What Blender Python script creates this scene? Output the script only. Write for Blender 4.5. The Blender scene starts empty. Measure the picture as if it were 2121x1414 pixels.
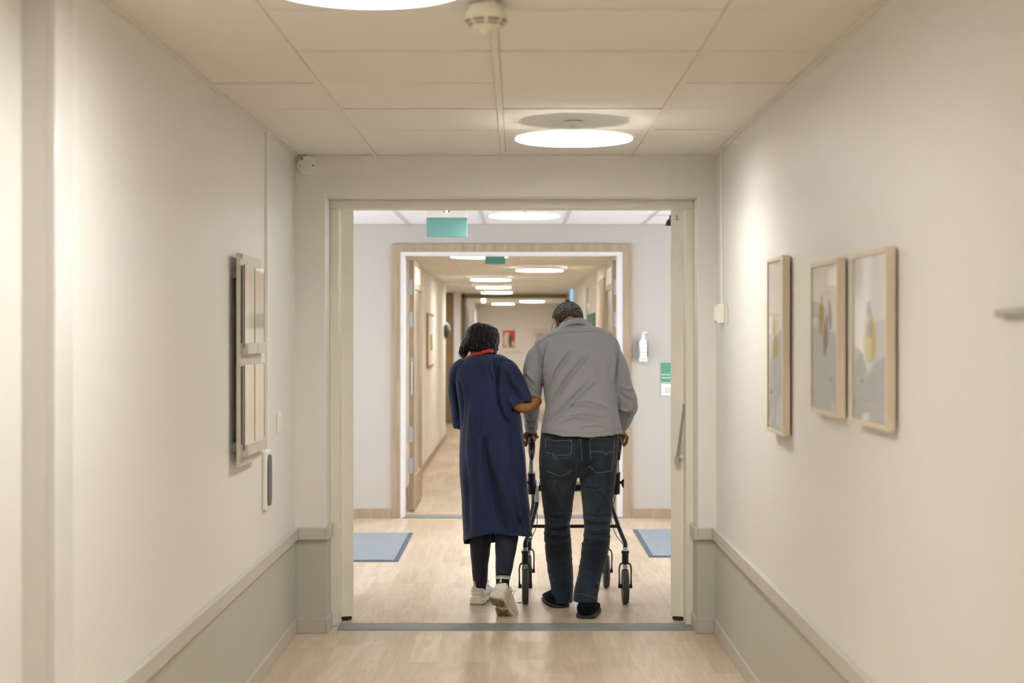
import bpy, bmesh, math, random
import numpy as np
from mathutils import Vector, Matrix, noise
from mathutils.bvhtree import BVHTree

random.seed(7)
C = bpy.context.scene.collection
PI = math.pi

# ---------------------------------------------------------------- camera numbers (frame 2121 x 1414)
F, CX, CY, HC = 3120.0, 1072.0, 692.0, 1.534

def W(px, py, Y):
    """point of the place that lies at depth Y behind photo position px, py"""
    return Vector(((px - CX) * Y / F, Y, HC - (py - CY) * Y / F))

def s2l(c):
    c = c / 255.0
    return c / 12.92 if c <= 0.04045 else ((c + 0.055) / 1.055) ** 2.4

def rgb(r, g, b):
    return (s2l(r), s2l(g), s2l(b), 1.0)

# ---------------------------------------------------------------- materials
def mat(name, col, rough=0.6, metal=0.0, col2=None, nscale=8.0, stretch=(1, 1, 1), bump=0.0, bscale=60.0,
        emit=None, estr=0.0, spec=0.5, sheen=0.0, coat=0.0, detail=4.0, contrast=(0.35, 0.65), bstretch=None, trans=0.0):
    m = bpy.data.materials.new(name)
    m.use_nodes = True
    nt = m.node_tree
    b = nt.nodes['Principled BSDF']
    b.inputs['Base Color'].default_value = col
    b.inputs['Roughness'].default_value = rough
    b.inputs['Metallic'].default_value = metal
    b.inputs['Specular IOR Level'].default_value = spec
    b.inputs['Sheen Weight'].default_value = sheen
    b.inputs['Coat Weight'].default_value = coat
    b.inputs['Transmission Weight'].default_value = trans
    tc = nt.nodes.new('ShaderNodeTexCoord')
    def mapped(st):
        mp = nt.nodes.new('ShaderNodeMapping')
        mp.inputs['Scale'].default_value = st
        nt.links.new(tc.outputs['Object'], mp.inputs['Vector'])
        return mp
    if col2 is not None:
        mp = mapped(stretch)
        n = nt.nodes.new('ShaderNodeTexNoise')
        n.inputs['Scale'].default_value = nscale
        n.inputs['Detail'].default_value = detail
        nt.links.new(mp.outputs[0], n.inputs['Vector'])
        r = nt.nodes.new('ShaderNodeValToRGB')
        r.color_ramp.elements[0].position = contrast[0]
        r.color_ramp.elements[1].position = contrast[1]
        r.color_ramp.elements[0].color = col
        r.color_ramp.elements[1].color = col2
        nt.links.new(n.outputs['Fac'], r.inputs['Fac'])
        nt.links.new(r.outputs['Color'], b.inputs['Base Color'])
    if bump > 0:
        mp = mapped(bstretch or (1, 1, 1))
        n = nt.nodes.new('ShaderNodeTexNoise')
        n.inputs['Scale'].default_value = bscale
        n.inputs['Detail'].default_value = 3.0
        nt.links.new(mp.outputs[0], n.inputs['Vector'])
        bp = nt.nodes.new('ShaderNodeBump')
        bp.inputs['Strength'].default_value = bump
        bp.inputs['Distance'].default_value = 0.002
        nt.links.new(n.outputs['Fac'], bp.inputs['Height'])
        nt.links.new(bp.outputs['Normal'], b.inputs['Normal'])
    if emit is not None:
        b.inputs['Emission Color'].default_value = emit
        b.inputs['Emission Strength'].default_value = estr
    return m

def floor_mat():
    m = bpy.data.materials.new('oak_vinyl_floor')
    m.use_nodes = True
    nt = m.node_tree
    b = nt.nodes['Principled BSDF']
    tc = nt.nodes.new('ShaderNodeTexCoord')
    mp = nt.nodes.new('ShaderNodeMapping')
    mp.inputs['Rotation'].default_value = (0, 0, PI / 2)
    nt.links.new(tc.outputs['Object'], mp.inputs['Vector'])
    br = nt.nodes.new('ShaderNodeTexBrick')
    br.offset = 0.37; br.offset_frequency = 2; br.squash = 0.7; br.squash_frequency = 3
    br.inputs['Scale'].default_value = 1.0
    br.inputs['Brick Width'].default_value = 0.62
    br.inputs['Row Height'].default_value = 0.128
    br.inputs['Mortar Size'].default_value = 0.0006
    br.inputs['Mortar Smooth'].default_value = 0.3
    br.inputs['Color1'].default_value = rgb(194, 174, 148)
    br.inputs['Color2'].default_value = rgb(213, 197, 175)
    br.inputs['Mortar'].default_value = rgb(184, 158, 128)
    nt.links.new(mp.outputs[0], br.inputs['Vector'])
    mp2 = nt.nodes.new('ShaderNodeMapping')
    mp2.inputs['Scale'].default_value = (9, 0.9, 1)
    nt.links.new(tc.outputs['Object'], mp2.inputs['Vector'])
    n = nt.nodes.new('ShaderNodeTexNoise')
    n.inputs['Scale'].default_value = 2.2; n.inputs['Detail'].default_value = 9.0; n.inputs['Distortion'].default_value = 1.6
    nt.links.new(mp2.outputs[0], n.inputs['Vector'])
    r = nt.nodes.new('ShaderNodeValToRGB')
    r.color_ramp.elements[0].position = 0.32; r.color_ramp.elements[0].color = (0.76, 0.72, 0.67, 1)
    r.color_ramp.elements[1].position = 0.66; r.color_ramp.elements[1].color = (1.0, 1.0, 1.0, 1)
    nt.links.new(n.outputs['Fac'], r.inputs['Fac'])
    mx = nt.nodes.new('ShaderNodeMix'); mx.data_type = 'RGBA'; mx.blend_type = 'MULTIPLY'
    mx.inputs[0].default_value = 0.75
    nt.links.new(br.outputs['Color'], mx.inputs[6]); nt.links.new(r.outputs['Color'], mx.inputs[7])
    nt.links.new(mx.outputs[2], b.inputs['Base Color'])
    b.inputs['Roughness'].default_value = 0.32
    bp = nt.nodes.new('ShaderNodeBump'); bp.inputs['Strength'].default_value = 0.08; bp.inputs['Distance'].default_value = 0.002
    nt.links.new(n.outputs['Fac'], bp.inputs['Height']); nt.links.new(bp.outputs['Normal'], b.inputs['Normal'])
    return m

def glass_mat(name, tint=(1.0, 1.0, 1.0, 1), gloss=0.12, rough=0.03):
    m = bpy.data.materials.new(name); m.use_nodes = True
    nt = m.node_tree
    for n in list(nt.nodes): nt.nodes.remove(n)
    out = nt.nodes.new('ShaderNodeOutputMaterial')
    t = nt.nodes.new('ShaderNodeBsdfTransparent'); t.inputs[0].default_value = tint
    g = nt.nodes.new('ShaderNodeBsdfGlossy'); g.inputs['Roughness'].default_value = rough
    fr = nt.nodes.new('ShaderNodeFresnel'); fr.inputs[0].default_value = 1.5
    mx = nt.nodes.new('ShaderNodeMixShader')
    gm = nt.nodes.new('ShaderNodeNewGeometry')
    iv = nt.nodes.new('ShaderNodeMath'); iv.operation = 'SUBTRACT'; iv.inputs[0].default_value = 1.0
    nt.links.new(gm.outputs['Backfacing'], iv.inputs[1])
    ml = nt.nodes.new('ShaderNodeMath'); ml.operation = 'MULTIPLY'
    nt.links.new(fr.outputs[0], ml.inputs[0]); nt.links.new(iv.outputs[0], ml.inputs[1])
    nt.links.new(ml.outputs[0], mx.inputs[0])
    nt.links.new(t.outputs[0], mx.inputs[1]); nt.links.new(g.outputs[0], mx.inputs[2])
    nt.links.new(mx.outputs[0], out.inputs[0])
    return m

# ---------------------------------------------------------------- mesh builder
class MB:
    def __init__(s):
        s.v = []; s.f = []; s.m = []
    def add(s, verts, faces, mi=0, M=None):
        o = len(s.v)
        for p in verts:
            p = Vector(p)
            if M is not None: p = M @ p
            s.v.append(tuple(p))
        for f in faces:
            s.f.append(tuple(i + o for i in f)); s.m.append(mi)
        return s
    def box(s, x0, x1, y0, y1, z0, z1, mi=0, M=None):
        v = [(x, y, z) for z in (z0, z1) for y in (y0, y1) for x in (x0, x1)]
        f = [(0, 2, 3, 1), (4, 5, 7, 6), (0, 1, 5, 4), (2, 6, 7, 3), (0, 4, 6, 2), (1, 3, 7, 5)]
        return s.add(v, f, mi, M)
    def prism(s, pts, z0, z1, mi=0, M=None):
        """pts: ccw outline in local xy, thickness along z"""
        n = len(pts)
        v = [(x, y, z0) for x, y in pts] + [(x, y, z1) for x, y in pts]
        f = [tuple(reversed(range(n))), tuple(range(n, 2 * n))]
        f += [(i, (i + 1) % n, n + (i + 1) % n, n + i) for i in range(n)]
        return s.add(v, f, mi, M)
    def loft(s, rings, mi=0, cap=True, M=None, closed=True):
        n = len(rings[0]); v = [p for r in rings for p in r]; f = []
        for k in range(len(rings) - 1):
            for i in range(n if closed else n - 1):
                j = (i + 1) % n
                f.append((k * n + i, k * n + j, (k + 1) * n + j, (k + 1) * n + i))
        if cap:
            f.append(tuple(reversed(range(n)))); f.append(tuple((len(rings) - 1) * n + i for i in range(n)))
        return s.add(v, f, mi, M)
    def tube(s, path, rad, n=12, mi=0, ref=(0, 1, 0), cap=True, res=0, M=None, pw=1.0, twist=0.0, roundcap=False):
        path = [Vector(p) for p in path]
        rad = [rad] * len(path) if isinstance(rad, (int, float)) else list(rad)
        rad = [(r, r) if isinstance(r, (int, float)) else tuple(r) for r in rad]
        if res: path, rad = resample(path, rad, res)
        if roundcap:
            t0 = (path[1] - path[0]).normalized(); t1 = (path[-1] - path[-2]).normalized()
            r0, r1 = min(rad[0]), min(rad[-1]); A = path[0]; B = path[-1]
            pre = [(A - t0 * r0 * math.sin(a), math.cos(a)) for a in (1.35, 0.9, 0.45)]
            post = [(B + t1 * r1 * math.sin(a), math.cos(a)) for a in (0.45, 0.9, 1.35)]
            ra, rb = rad[0], rad[-1]
            rad = [(ra[0] * k, ra[1] * k) for _, k in pre] + rad + [(rb[0] * k, rb[1] * k) for _, k in post]
            path = [p for p, _ in pre] + path + [p for p, _ in post]
        ref = Vector(ref); rings = []
        for i, p in enumerate(path):
            a = path[max(i - 1, 0)]; b = path[min(i + 1, len(path) - 1)]
            t = (b - a).normalized()
            sd = t.cross(ref)
            if sd.length < 1e-4: sd = t.cross(Vector((1, 0, 0.01)))
            sd.normalize(); up = sd.cross(t).normalized()
            ra, rb = rad[i]; ring = []
            for k in range(n):
                an = 2 * PI * k / n + twist
                c, sn = math.cos(an), math.sin(an)
                if pw != 1.0:
                    c = math.copysign(abs(c) ** pw, c); sn = math.copysign(abs(sn) ** pw, sn)
                ring.append(p + sd * (ra * c) + up * (rb * sn))
            rings.append(ring)
        return s.loft(rings, mi, cap, M)
    def cyl(s, a, b, r, n=20, mi=0, r2=None, M=None):
        a = Vector(a); b = Vector(b); t = (b - a).normalized()
        ref = (0, 0, 1) if abs(t.z) < 0.9 else (0, 1, 0)
        return s.tube([a, b], [r, r if r2 is None else r2], n, mi, ref, True, M=M)
    def lathe(s, prof, n=32, mi=0, M=None):
        """prof: (r, z) from one end to the other, axis z"""
        rings = [[(r * math.cos(2 * PI * k / n), r * math.sin(2 * PI * k / n), z) for k in range(n)] for r, z in prof]
        return s.loft(rings, mi, True, M)
    def ell(s, c, r, n=20, k=12, mi=0, M=None, R=None):
        v = []; rings = []
        for i in range(1, k):
            th = PI * i / k; ring = []
            for j in range(n):
                ph = 2 * PI * j / n
                p = Vector((r[0] * math.sin(th) * math.cos(ph), r[1] * math.sin(th) * math.sin(ph), r[2] * math.cos(th)))
                if R is not None: p = R @ p
                ring.append(p + Vector(c))
            rings.append(ring)
        o = len(s.v)
        s.loft(rings, mi, False, M)
        top = Vector((0, 0, r[2])); bot = Vector((0, 0, -r[2]))
        if R is not None: top = R @ top; bot = R @ bot
        ti = len(s.v); tp = top + Vector(c); bt = bot + Vector(c)
        if M is not None: tp = M @ tp; bt = M @ bt
        s.v.append(tuple(tp)); s.v.append(tuple(bt))
        for j in range(n):
            jj = (j + 1) % n
            s.f.append((ti, o + jj, o + j)); s.m.append(mi)
            L = o + (k - 2) * n
            s.f.append((ti + 1, L + j, L + jj)); s.m.append(mi)
        return s
    def mesh(s, name):
        me = bpy.data.meshes.new(name)
        me.from_pydata(s.v, [], s.f)
        me.polygons.foreach_set('material_index', s.m)
        bm = bmesh.new(); bm.from_mesh(me)
        bmesh.ops.recalc_face_normals(bm, faces=bm.faces)
        bm.to_mesh(me); bm.free()
        return me
    def build(s, name, mats, parent=None, smooth=False, bevel=0.0, seg=2, angle=40):
        me = s.mesh(name)
        return finish(me, name, mats, parent, smooth, bevel, seg, angle)

def finish(me, name, mats, parent=None, smooth=False, bevel=0.0, seg=2, angle=40):
    o = bpy.data.objects.new(name, me)
    for m in (mats if isinstance(mats, (list, tuple)) else [mats]): me.materials.append(m)
    C.objects.link(o)
    if parent is not None:
        o.parent = parent
        o.matrix_parent_inverse = parent.matrix_world.inverted() if parent.type != 'EMPTY' else Matrix.Translation(parent.location).inverted()
    if smooth:
        for p in me.polygons: p.use_smooth = True
        if smooth == 'auto':
            me.set_sharp_from_angle(angle=math.radians(angle))
    if bevel > 0:
        md = o.modifiers.new('edge', 'BEVEL'); md.width = bevel; md.segments = seg; md.limit_method = 'ANGLE'
        md.angle_limit = math.radians(35)
    return o

def resample(path, rad, k):
    P, R = [], []
    n = len(path)
    for i in range(n - 1):
        p0, p1, p2, p3 = path[max(i - 1, 0)], path[i], path[i + 1], path[min(i + 2, n - 1)]
        r0, r1, r2, r3 = rad[max(i - 1, 0)], rad[i], rad[i + 1], rad[min(i + 2, n - 1)]
        for j in range(k):
            t = j / k
            P.append(0.5 * ((2 * p1) + (p2 - p0) * t + (2 * p0 - 5 * p1 + 4 * p2 - p3) * t * t + (3 * p1 - p0 - 3 * p2 + p3) * t ** 3))
            R.append(tuple(r1[q] + (r2[q] - r1[q]) * (t * t * (3 - 2 * t)) for q in (0, 1)))
    P.append(path[-1]); R.append(rad[-1])
    return P, R

def empty(name, loc, label=None, cat=None, group=None):
    o = bpy.data.objects.new(name, None); C.objects.link(o); o.location = loc
    o.empty_display_size = 0.1
    return tag(o, label, cat, group)

def tag(o, label=None, cat=None, group=None, kind=None):
    if label: o['label'] = label
    if cat: o['category'] = cat
    if group: o['group'] = group
    if kind: o['kind'] = kind
    return o

def struct(mb, name, mats, **k):
    return tag(mb.build(name, mats, **k), kind='structure')

def ring_rows(rows, n=40, pw=0.82):
    """rows: (py, xl, xr, Y, halfdepth) -> horizontal rings"""
    out = []
    for py, xl, xr, Y, d in rows:
        c = W((xl + xr) / 2, py, Y); a = (xr - xl) / 2 * Y / F
        r = []
        for k in range(n):
            an = 2 * PI * k / n
            cx, sy = math.cos(an), math.sin(an)
            cx = math.copysign(abs(cx) ** pw, cx); sy = math.copysign(abs(sy) ** pw, sy)
            r.append(Vector((c.x + a * cx, c.y + d * sy, c.z)))
        out.append(r)
    return out

def densify(rows, k=4):
    P = [Vector(r[:3]) for r in rows]; Q = [Vector((r[3], r[4], 0)) for r in rows]
    z = [(0, 0)] * len(rows)
    p, _ = resample(P, z, k); q, _ = resample(Q, z, k)
    return [(a.x, a.y, a.z, b.x, b.y) for a, b in zip(p, q)]

def remeshed(mb, name, voxel, smooth=6, fac=0.5):
    me = mb.mesh(name + '_raw')
    o = bpy.data.objects.new(name + '_raw', me); C.objects.link(o)
    r = o.modifiers.new('r', 'REMESH'); r.mode = 'VOXEL'; r.voxel_size = voxel
    if smooth:
        s = o.modifiers.new('s', 'SMOOTH'); s.iterations = smooth; s.factor = fac
    dg = bpy.context.evaluated_depsgraph_get(); dg.update()
    out = bpy.data.meshes.new_from_object(o.evaluated_get(dg))
    out.name = name
    bpy.data.objects.remove(o); bpy.data.meshes.remove(me)
    return out

def coords(me):
    a = np.empty(len(me.vertices) * 3); me.vertices.foreach_get('co', a); return a.reshape(-1, 3)
def normals(me):
    a = np.empty(len(me.vertices) * 3); me.vertex_normals.foreach_get('vector', a); return a.reshape(-1, 3)
def setco(me, a):
    me.vertices.foreach_set('co', a.ravel()); me.update()

def seg_dist(px, py, pts):
    """distance to a polyline and position 0..1 along it"""
    best = np.full(px.shape, 1e9); tt = np.zeros(px.shape)
    L = [0]
    for a, b in zip(pts[:-1], pts[1:]): L.append(L[-1] + math.hypot(b[0] - a[0], b[1] - a[1]))
    for i, (a, b) in enumerate(zip(pts[:-1], pts[1:])):
        dx, dy = b[0] - a[0], b[1] - a[1]; l2 = dx * dx + dy * dy + 1e-9
        t = np.clip(((px - a[0]) * dx + (py - a[1]) * dy) / l2, 0, 1)
        d = np.hypot(px - a[0] - t * dx, py - a[1] - t * dy)
        m = d < best
        best[m] = d[m]; tt[m] = (L[i] + t[m] * (L[i + 1] - L[i])) / (L[-1] + 1e-9)
    return best, tt

def folds(me, lst):
    """cloth folds: ridges (+) and valleys (-) drawn as lines on the side of the garment that faces back down the corridor"""
    co = coords(me); nr = normals(me)
    view = co - np.array([0, 0, HC]); view /= np.linalg.norm(view, axis=1)[:, None]
    facing = np.clip(-(nr * view).sum(1) * 1.6, 0, 1)
    px = CX + F * co[:, 0] / co[:, 1]; py = CY - F * (co[:, 2] - HC) / co[:, 1]
    d = np.zeros(len(co))
    for pts, w, amp in lst:
        dist, t = seg_dist(px, py, pts)
        taper = np.clip(np.sin(np.clip(t, 0, 1) * PI), 0, 1) ** 0.5 * 0.9 + 0.1
        d += amp * taper * np.exp(-(dist / w) ** 2)
    co += nr * (d * facing)[:, None]
    setco(me, co)

def crumple(me, amp, scale, stretch=(1, 1, 1), seed=0.0, lo=None, hi=None):
    co = coords(me); nr = normals(me)
    for i in range(len(co)):
        x, y, z = co[i]
        w = 1.0
        if lo is not None and z < lo: w = 0
        if hi is not None and z > hi: w = 0
        if not w: continue
        n = noise.noise(Vector((x * scale * stretch[0] + seed, y * scale * stretch[1], z * scale * stretch[2])))
        n2 = noise.noise(Vector((x * scale * 2.3 * stretch[0], y * scale * 2.3 * stretch[1] + seed, z * scale * 2.3 * stretch[2])))
        h = (1 - abs(n) * 2.2) * 0.5 + n2 * 0.35
        co[i] += nr[i] * (amp * h)
    setco(me, co)

def bvh_of(me):
    return BVHTree.FromPolygons([tuple(v.co) for v in me.vertices], [tuple(p.vertices) for p in me.polygons])

def on_surface(bvh, pts, step=1.2, lift=0.0006):
    """lay a line of photo positions on a garment"""
    out = []
    for a, b in zip(pts[:-1], pts[1:]):
        L = math.hypot(b[0] - a[0], b[1] - a[1]); k = max(1, int(L / step))
        for j in range(k):
            t = j / k; out.append((a[0] + (b[0] - a[0]) * t, a[1] + (b[1] - a[1]) * t))
    out.append(pts[-1]); res = []
    for x, y in out:
        d = Vector(((x - CX) / F, 1, -(y - CY) / F)).normalized()
        h = bvh.ray_cast(Vector((0, 0, HC)), d)
        if h[0] is not None: res.append(h[0] + (h[1] if h[1].y < 0 else -h[1]) * lift)
    return res
# ================================================================ MATERIALS
wallpaper = mat('cream_woven_wallpaper', rgb(232, 230, 224), 0.42, bump=0.6, bscale=120, bstretch=(1, 0.25, 3.0), spec=0.5)
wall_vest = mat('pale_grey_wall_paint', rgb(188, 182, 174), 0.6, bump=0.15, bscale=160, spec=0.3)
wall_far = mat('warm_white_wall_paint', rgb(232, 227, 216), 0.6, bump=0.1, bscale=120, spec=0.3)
paint_cream = mat('cream_gloss_paint', rgb(232, 228, 215), 0.42, bump=0.12, bscale=40)
dado_green = mat('grey_green_dado', rgb(186, 185, 174), 0.5, bump=0.12, bscale=120)
rail_grey = mat('light_grey_rail', rgb(196, 191, 182), 0.42)
skirt_grey = mat('grey_vinyl_skirting', rgb(188, 184, 174), 0.4)
tile_white = mat('mineral_ceiling_tile', rgb(240, 236, 228), 0.9, bump=0.2, bscale=220, spec=0.1)
tile_cool = mat('mineral_ceiling_tile_daylit', rgb(242, 243, 249), 0.9, bump=0.2, bscale=220, spec=0.1)  # bluish cast of the daylight put into the vestibule tile colour
tee_white = mat('white_ceiling_tee', rgb(238, 232, 222), 0.6)
dark_void = mat('dark_ceiling_void', rgb(60, 52, 42), 0.9)
floor_m = floor_mat()
oak = mat('pale_oak', rgb(172, 152, 128), 0.5, col2=rgb(158, 137, 113), nscale=5, stretch=(6, 6, 0.6), bump=0.1, bscale=50)
oak_dark = mat('brown_oak_door', rgb(150, 122, 88), 0.5, col2=rgb(132, 105, 74), nscale=5, stretch=(6, 6, 0.6))  # browner oak of the recessed door
white_frame = mat('white_door_frame', rgb(222, 220, 222), 0.4)
grey_strip = mat('grey_rubber_threshold', rgb(128, 132, 128), 0.55, col2=rgb(118, 122, 118), nscale=30)
lamp_glow = mat('opal_lamp_diffuser', rgb(255, 250, 240), 0.4, emit=(1.0, 0.965, 0.91, 1), estr=29.0)
lamp_glow_cool = mat('opal_lamp_diffuser_cool', rgb(255, 252, 248), 0.4, emit=(1.0, 0.965, 0.91, 1), estr=26.0)
glass_soft = glass_mat('soft_reflecting_pane', rough=0.3)
lamp_top = mat('opal_lamp_back', rgb(240, 236, 228), 0.5, emit=(1.0, 0.94, 0.84, 1), estr=0.15)
for m_ in (lamp_glow, lamp_glow_cool):      # prismatic diffuser: throws most of its light straight down
    nt = m_.node_tree; g = nt.nodes.new('ShaderNodeNewGeometry'); dp = nt.nodes.new('ShaderNodeVectorMath'); dp.operation = 'DOT_PRODUCT'
    nt.links.new(g.outputs['Normal'], dp.inputs[0]); nt.links.new(g.outputs['Incoming'], dp.inputs[1])
    ab = nt.nodes.new('ShaderNodeMath'); ab.operation = 'ABSOLUTE'; nt.links.new(dp.outputs['Value'], ab.inputs[0])
    ma = nt.nodes.new('ShaderNodeMath'); ma.operation = 'MULTIPLY_ADD'; ma.inputs[1].default_value = 30.0; ma.inputs[2].default_value = 9.0
    nt.links.new(ab.outputs[0], ma.inputs[0]); nt.links.new(ma.outputs[0], nt.nodes['Principled BSDF'].inputs['Emission Strength'])
lamp_white = mat('white_enamel', rgb(235, 232, 224), 0.35)
plastic_w = mat('white_plastic', rgb(240, 238, 230), 0.38)
plastic_y = mat('aged_white_plastic', rgb(230, 224, 200), 0.4)
slot_dark = mat('detector_slot', rgb(120, 112, 92), 0.8)
pad_grey = mat('grey_rubber_pad', rgb(98, 104, 104), 0.5)
steel = mat('brushed_steel', rgb(190, 190, 190), 0.3, metal=1.0)
silver_plate = mat('pale_hinge_metal', rgb(186, 192, 200), 0.4, metal=0.3)
black_gloss = mat('black_dome_plastic', rgb(14, 15, 16), 0.2)
sign_teal = mat('teal_exit_sign', rgb(112, 164, 156), 0.35, emit=rgb(90, 160, 150), estr=0.05)
sign_teal_dark = mat('dark_teal_exit_sign', rgb(70, 134, 118), 0.4)
sign_green = mat('green_sign_card', rgb(84, 154, 128), 0.5)
sign_dark_green = mat('dark_green_board', rgb(52, 110, 86), 0.6)
sign_white = mat('white_card', rgb(226, 226, 232), 0.5)
ink_black = mat('black_ink', rgb(20, 20, 22), 0.6)
ink_grey = mat('grey_ink', rgb(150, 156, 156), 0.6)
led_spot = mat('small_led', rgb(255, 255, 255), 0.4, emit=(1, 0.98, 0.95, 1), estr=12)
frame_wood = mat('pale_birch_frame', rgb(226, 211, 188), 0.45, col2=rgb(219, 203, 178), nscale=6, stretch=(5, 5, 0.8))
mat_blue = mat('blue_grey_carpet', rgb(150, 156, 160), 0.95, col2=rgb(116, 127, 135), nscale=90, bump=0.6, bscale=300, contrast=(0.3, 0.7))
mat_edge = mat('rubber_mat_edge', rgb(78, 92, 104), 0.8)
glass_clear = glass_mat('clear_pane')
acrylic = mat('clear_acrylic_sheet', rgb(222, 216, 206), 0.06, spec=0.7, coat=0.5)
acrylic_edge = mat('green_acrylic_edge', rgb(84, 112, 104), 0.2)
alu = mat('satin_aluminium_panel', rgb(206, 201, 190), 0.42, metal=0.05)

# ================================================================ CORRIDOR SHELL
XL, XR, YW = -1.144, 1.02, 7.74        # left and right wall faces, door wall face
XN = -1.2245                           # left wall face close to the camera
CH = 2.45                              # ceiling height
CH3 = 2.25                             # ceiling of the far corridor
YV0, YV1 = 8.05, 12.6                  # vestibule
VX0, VX1 = -3.6, 3.4

b = MB(); b.box(-4.2, 4.0, -3.2, 41, -0.12, 0.0)
struct(b, 'floor', floor_m)

b = MB()
b.box(XN - 0.3, XN, -3.0, 3.72, 0.0, CH + 0.1)
b.box(XL - 0.38, XL, 3.72, YW + 0.0, 0.0, CH + 0.1)
struct(b, 'wall_left', wallpaper)
b = MB(); b.box(XR, XR + 0.3, -3.0, YW + 0.02, 0.0, CH + 0.1)
struct(b, 'wall_right', wallpaper)
b = MB(); b.box(-1.6, 1.4, -3.2, -3.0, 0, CH + 0.1)
struct(b, 'wall_back', wallpaper)
# corner guard strip beside the near step of the left wall
b = MB(); b.prism([(XL - 0.02, 3.719), (XL + 0.003, 3.719), (XL + 0.004, 3.73), (XL + 0.004, 3.86), (XL + 0.002, 3.868), (XL - 0.02, 3.868)], 0.0, CH)
struct(b, 'trim_1', mat('glossy_corner_guard', rgb(230, 227, 224), 0.16), bevel=0.002)

# door wall: two piers and the header, with recessed opening
PXL, PXR, PZ = -0.987, 0.926, 2.241
def door_wall():
    b = MB()
    o = [(XL - 0.1, 0), (PXL, 0), (PXL, PZ), (PXR, PZ), (PXR, 0), (XR + 0.1, 0), (XR + 0.1, CH + 0.1), (XL - 0.1, CH + 0.1)]
    b.prism(o, YW, YV0, M=Matrix(((1, 0, 0, 0), (0, 0, 1, 0), (0, 1, 0, 0), (0, 0, 0, 1))))
    return b
struct(door_wall(), 'wall_front', wallpaper, bevel=0.004)
b = MB()                                # the same wall as seen from the vestibule
b.box(VX0, XL - 0.1, 7.9, YV0, 0.0, CH + 0.1); b.box(XR + 0.1, VX1, 7.9, YV0, 0.0, CH + 0.1)
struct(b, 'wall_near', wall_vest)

# dado, handrail board and skirting along both walls, wrapped round the piers
def wrap(z0, z1, t, name, m, top_round=0.0, pier=True, xin=0.0):
    for side, xw, s, px in (('left', XL, 1, PXL), ('right', XR, -1, PXR)):
        b = MB()
        y0 = 3.87 if side == 'left' else -3.0
        xa, xb = sorted((xw, xw + s * t))
        b.box(xa, xb, y0, YW, z0, z1)
        xa, xb = sorted((xw + s * t, px))
        b.box(xa, xb, YW - t, YW, z0, z1)
        xa, xb = sorted((px, px + s * t))
        b.box(xa, xb, YW - t, 7.93, z0, z1)
        n = name % side
        o = b.build(n, m, bevel=min(0.003, t * 0.3))
        tag(o, kind='structure')
wrap(0.0, 0.5, 0.004, 'dado_%s', dado_green)
wrap(0.48, 0.541, 0.020, 'handrail_%s', rail_grey)
wrap(0.0, 0.075, 0.013, 'baseboard_%s', skirt_grey)
for side in ('left', 'right'):
    bpy.data.objects['dado_' + side].name = 'trim_dado_' + side
    bpy.data.objects['handrail_' + side].name = 'trim_handrail_' + side

# ---------------------------------------------------------------- ceilings: lay-in tiles between tee bars
def ceiling(name, x0, x1, y0, y1, z, xs, yref, pitch, tile, teem, edge=0.022):
    b = MB()
    b.box(x0 - 0.05, x1 + 0.05, y0, y1, z + 0.02, z + 0.12, 1)
    cols = [x0] + sorted(xs) + [x1]
    ys = []
    k = math.floor((y0 - yref) / pitch)
    y = yref + k * pitch
    while y < y1:
        ys.append(y); y += pitch
    ys.append(y)
    for a, c in zip(cols[:-1], cols[1:]):
        for u, v in zip(ys[:-1], ys[1:]):
            u2, v2 = max(u + 0.0045, y0), min(v - 0.0045, y1 - 0.007)
            if v2 - u2 < 0.02: continue
            dz = random.uniform(0, 0.0030)
            b.box(a + (0.0240 if a == x0 else 0.0132), c - (0.0240 if c == x1 else 0.0132), u2, v2, z + 0.003 + dz, z + 0.02, 0)
    for x in xs: b.box(x - 0.012, x + 0.012, y0, y1, z - 0.001, z + 0.01, 2)
    b.box(x0, x0 + edge, y0, y1, z - 0.002, z + 0.01, 2)
    b.box(x1 - edge, x1, y0, y1, z - 0.002, z + 0.01, 2)
    return struct(b, name, [tile, dark_void, teem])
ceiling('ceiling', XL, XR, -3.0, YW, CH, [-0.733, -0.072, 0.603], 7.40, 0.625, tile_white, tee_white)
b = MB(); b.box(XN, XL, -3.0, 3.72, CH, CH + 0.1); struct(b, 'ceiling_strip', tile_white)
ceiling('ceiling_vestibule', VX0, VX1, YV0, YV1, CH, [-2.9, -2.24, -1.58, -0.917, -0.275, 0.39, 1.05, 1.71, 2.37, 3.03], 12.3, 0.625, tile_cool, mat('grey_tee', rgb(205, 206, 208), 0.6))
ceiling('ceiling_far', -1.06, 0.89, YV1 + 0.12, 22.2, CH3, [-0.657, 0.0, 0.538], 22.2, 0.62, tile_white, tee_white)
ceiling('ceiling_end', -1.9, 1.2, 22.2, 36.0, CH3 + 0.001, [-1.2, -0.6, 0.0, 0.6], 22.2, 0.62, tile_white, tee_white)

# ---------------------------------------------------------------- first doorway: frame, threshold and two opened leaves
b = MB()
FX0, FX1, FZ = -0.940, 0.886, 2.195
b.box(PXL, FX0, 7.925, YV0 + 0.004, 0.0, FZ)
b.box(FX1, PXR, 7.925, YV0 + 0.004, 0.0, FZ)
b.box(PXL, PXR, 7.925, YV0 + 0.004, FZ, PZ)
tag(b.build('door_1', paint_cream, bevel=0.003), kind='structure')
b = MB()
b.prism([(7.79, 0.0), (7.985, 0.0), (7.985, 0.004), (7.965, 0.008), (7.83, 0.008)], -0.935, 0.908,
        M=Matrix(((0, 0, 1, 0), (1, 0, 0, 0), (0, 1, 0, 0), (0, 0, 0, 1))))
o = struct(b, 'trim_2', grey_strip)
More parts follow.
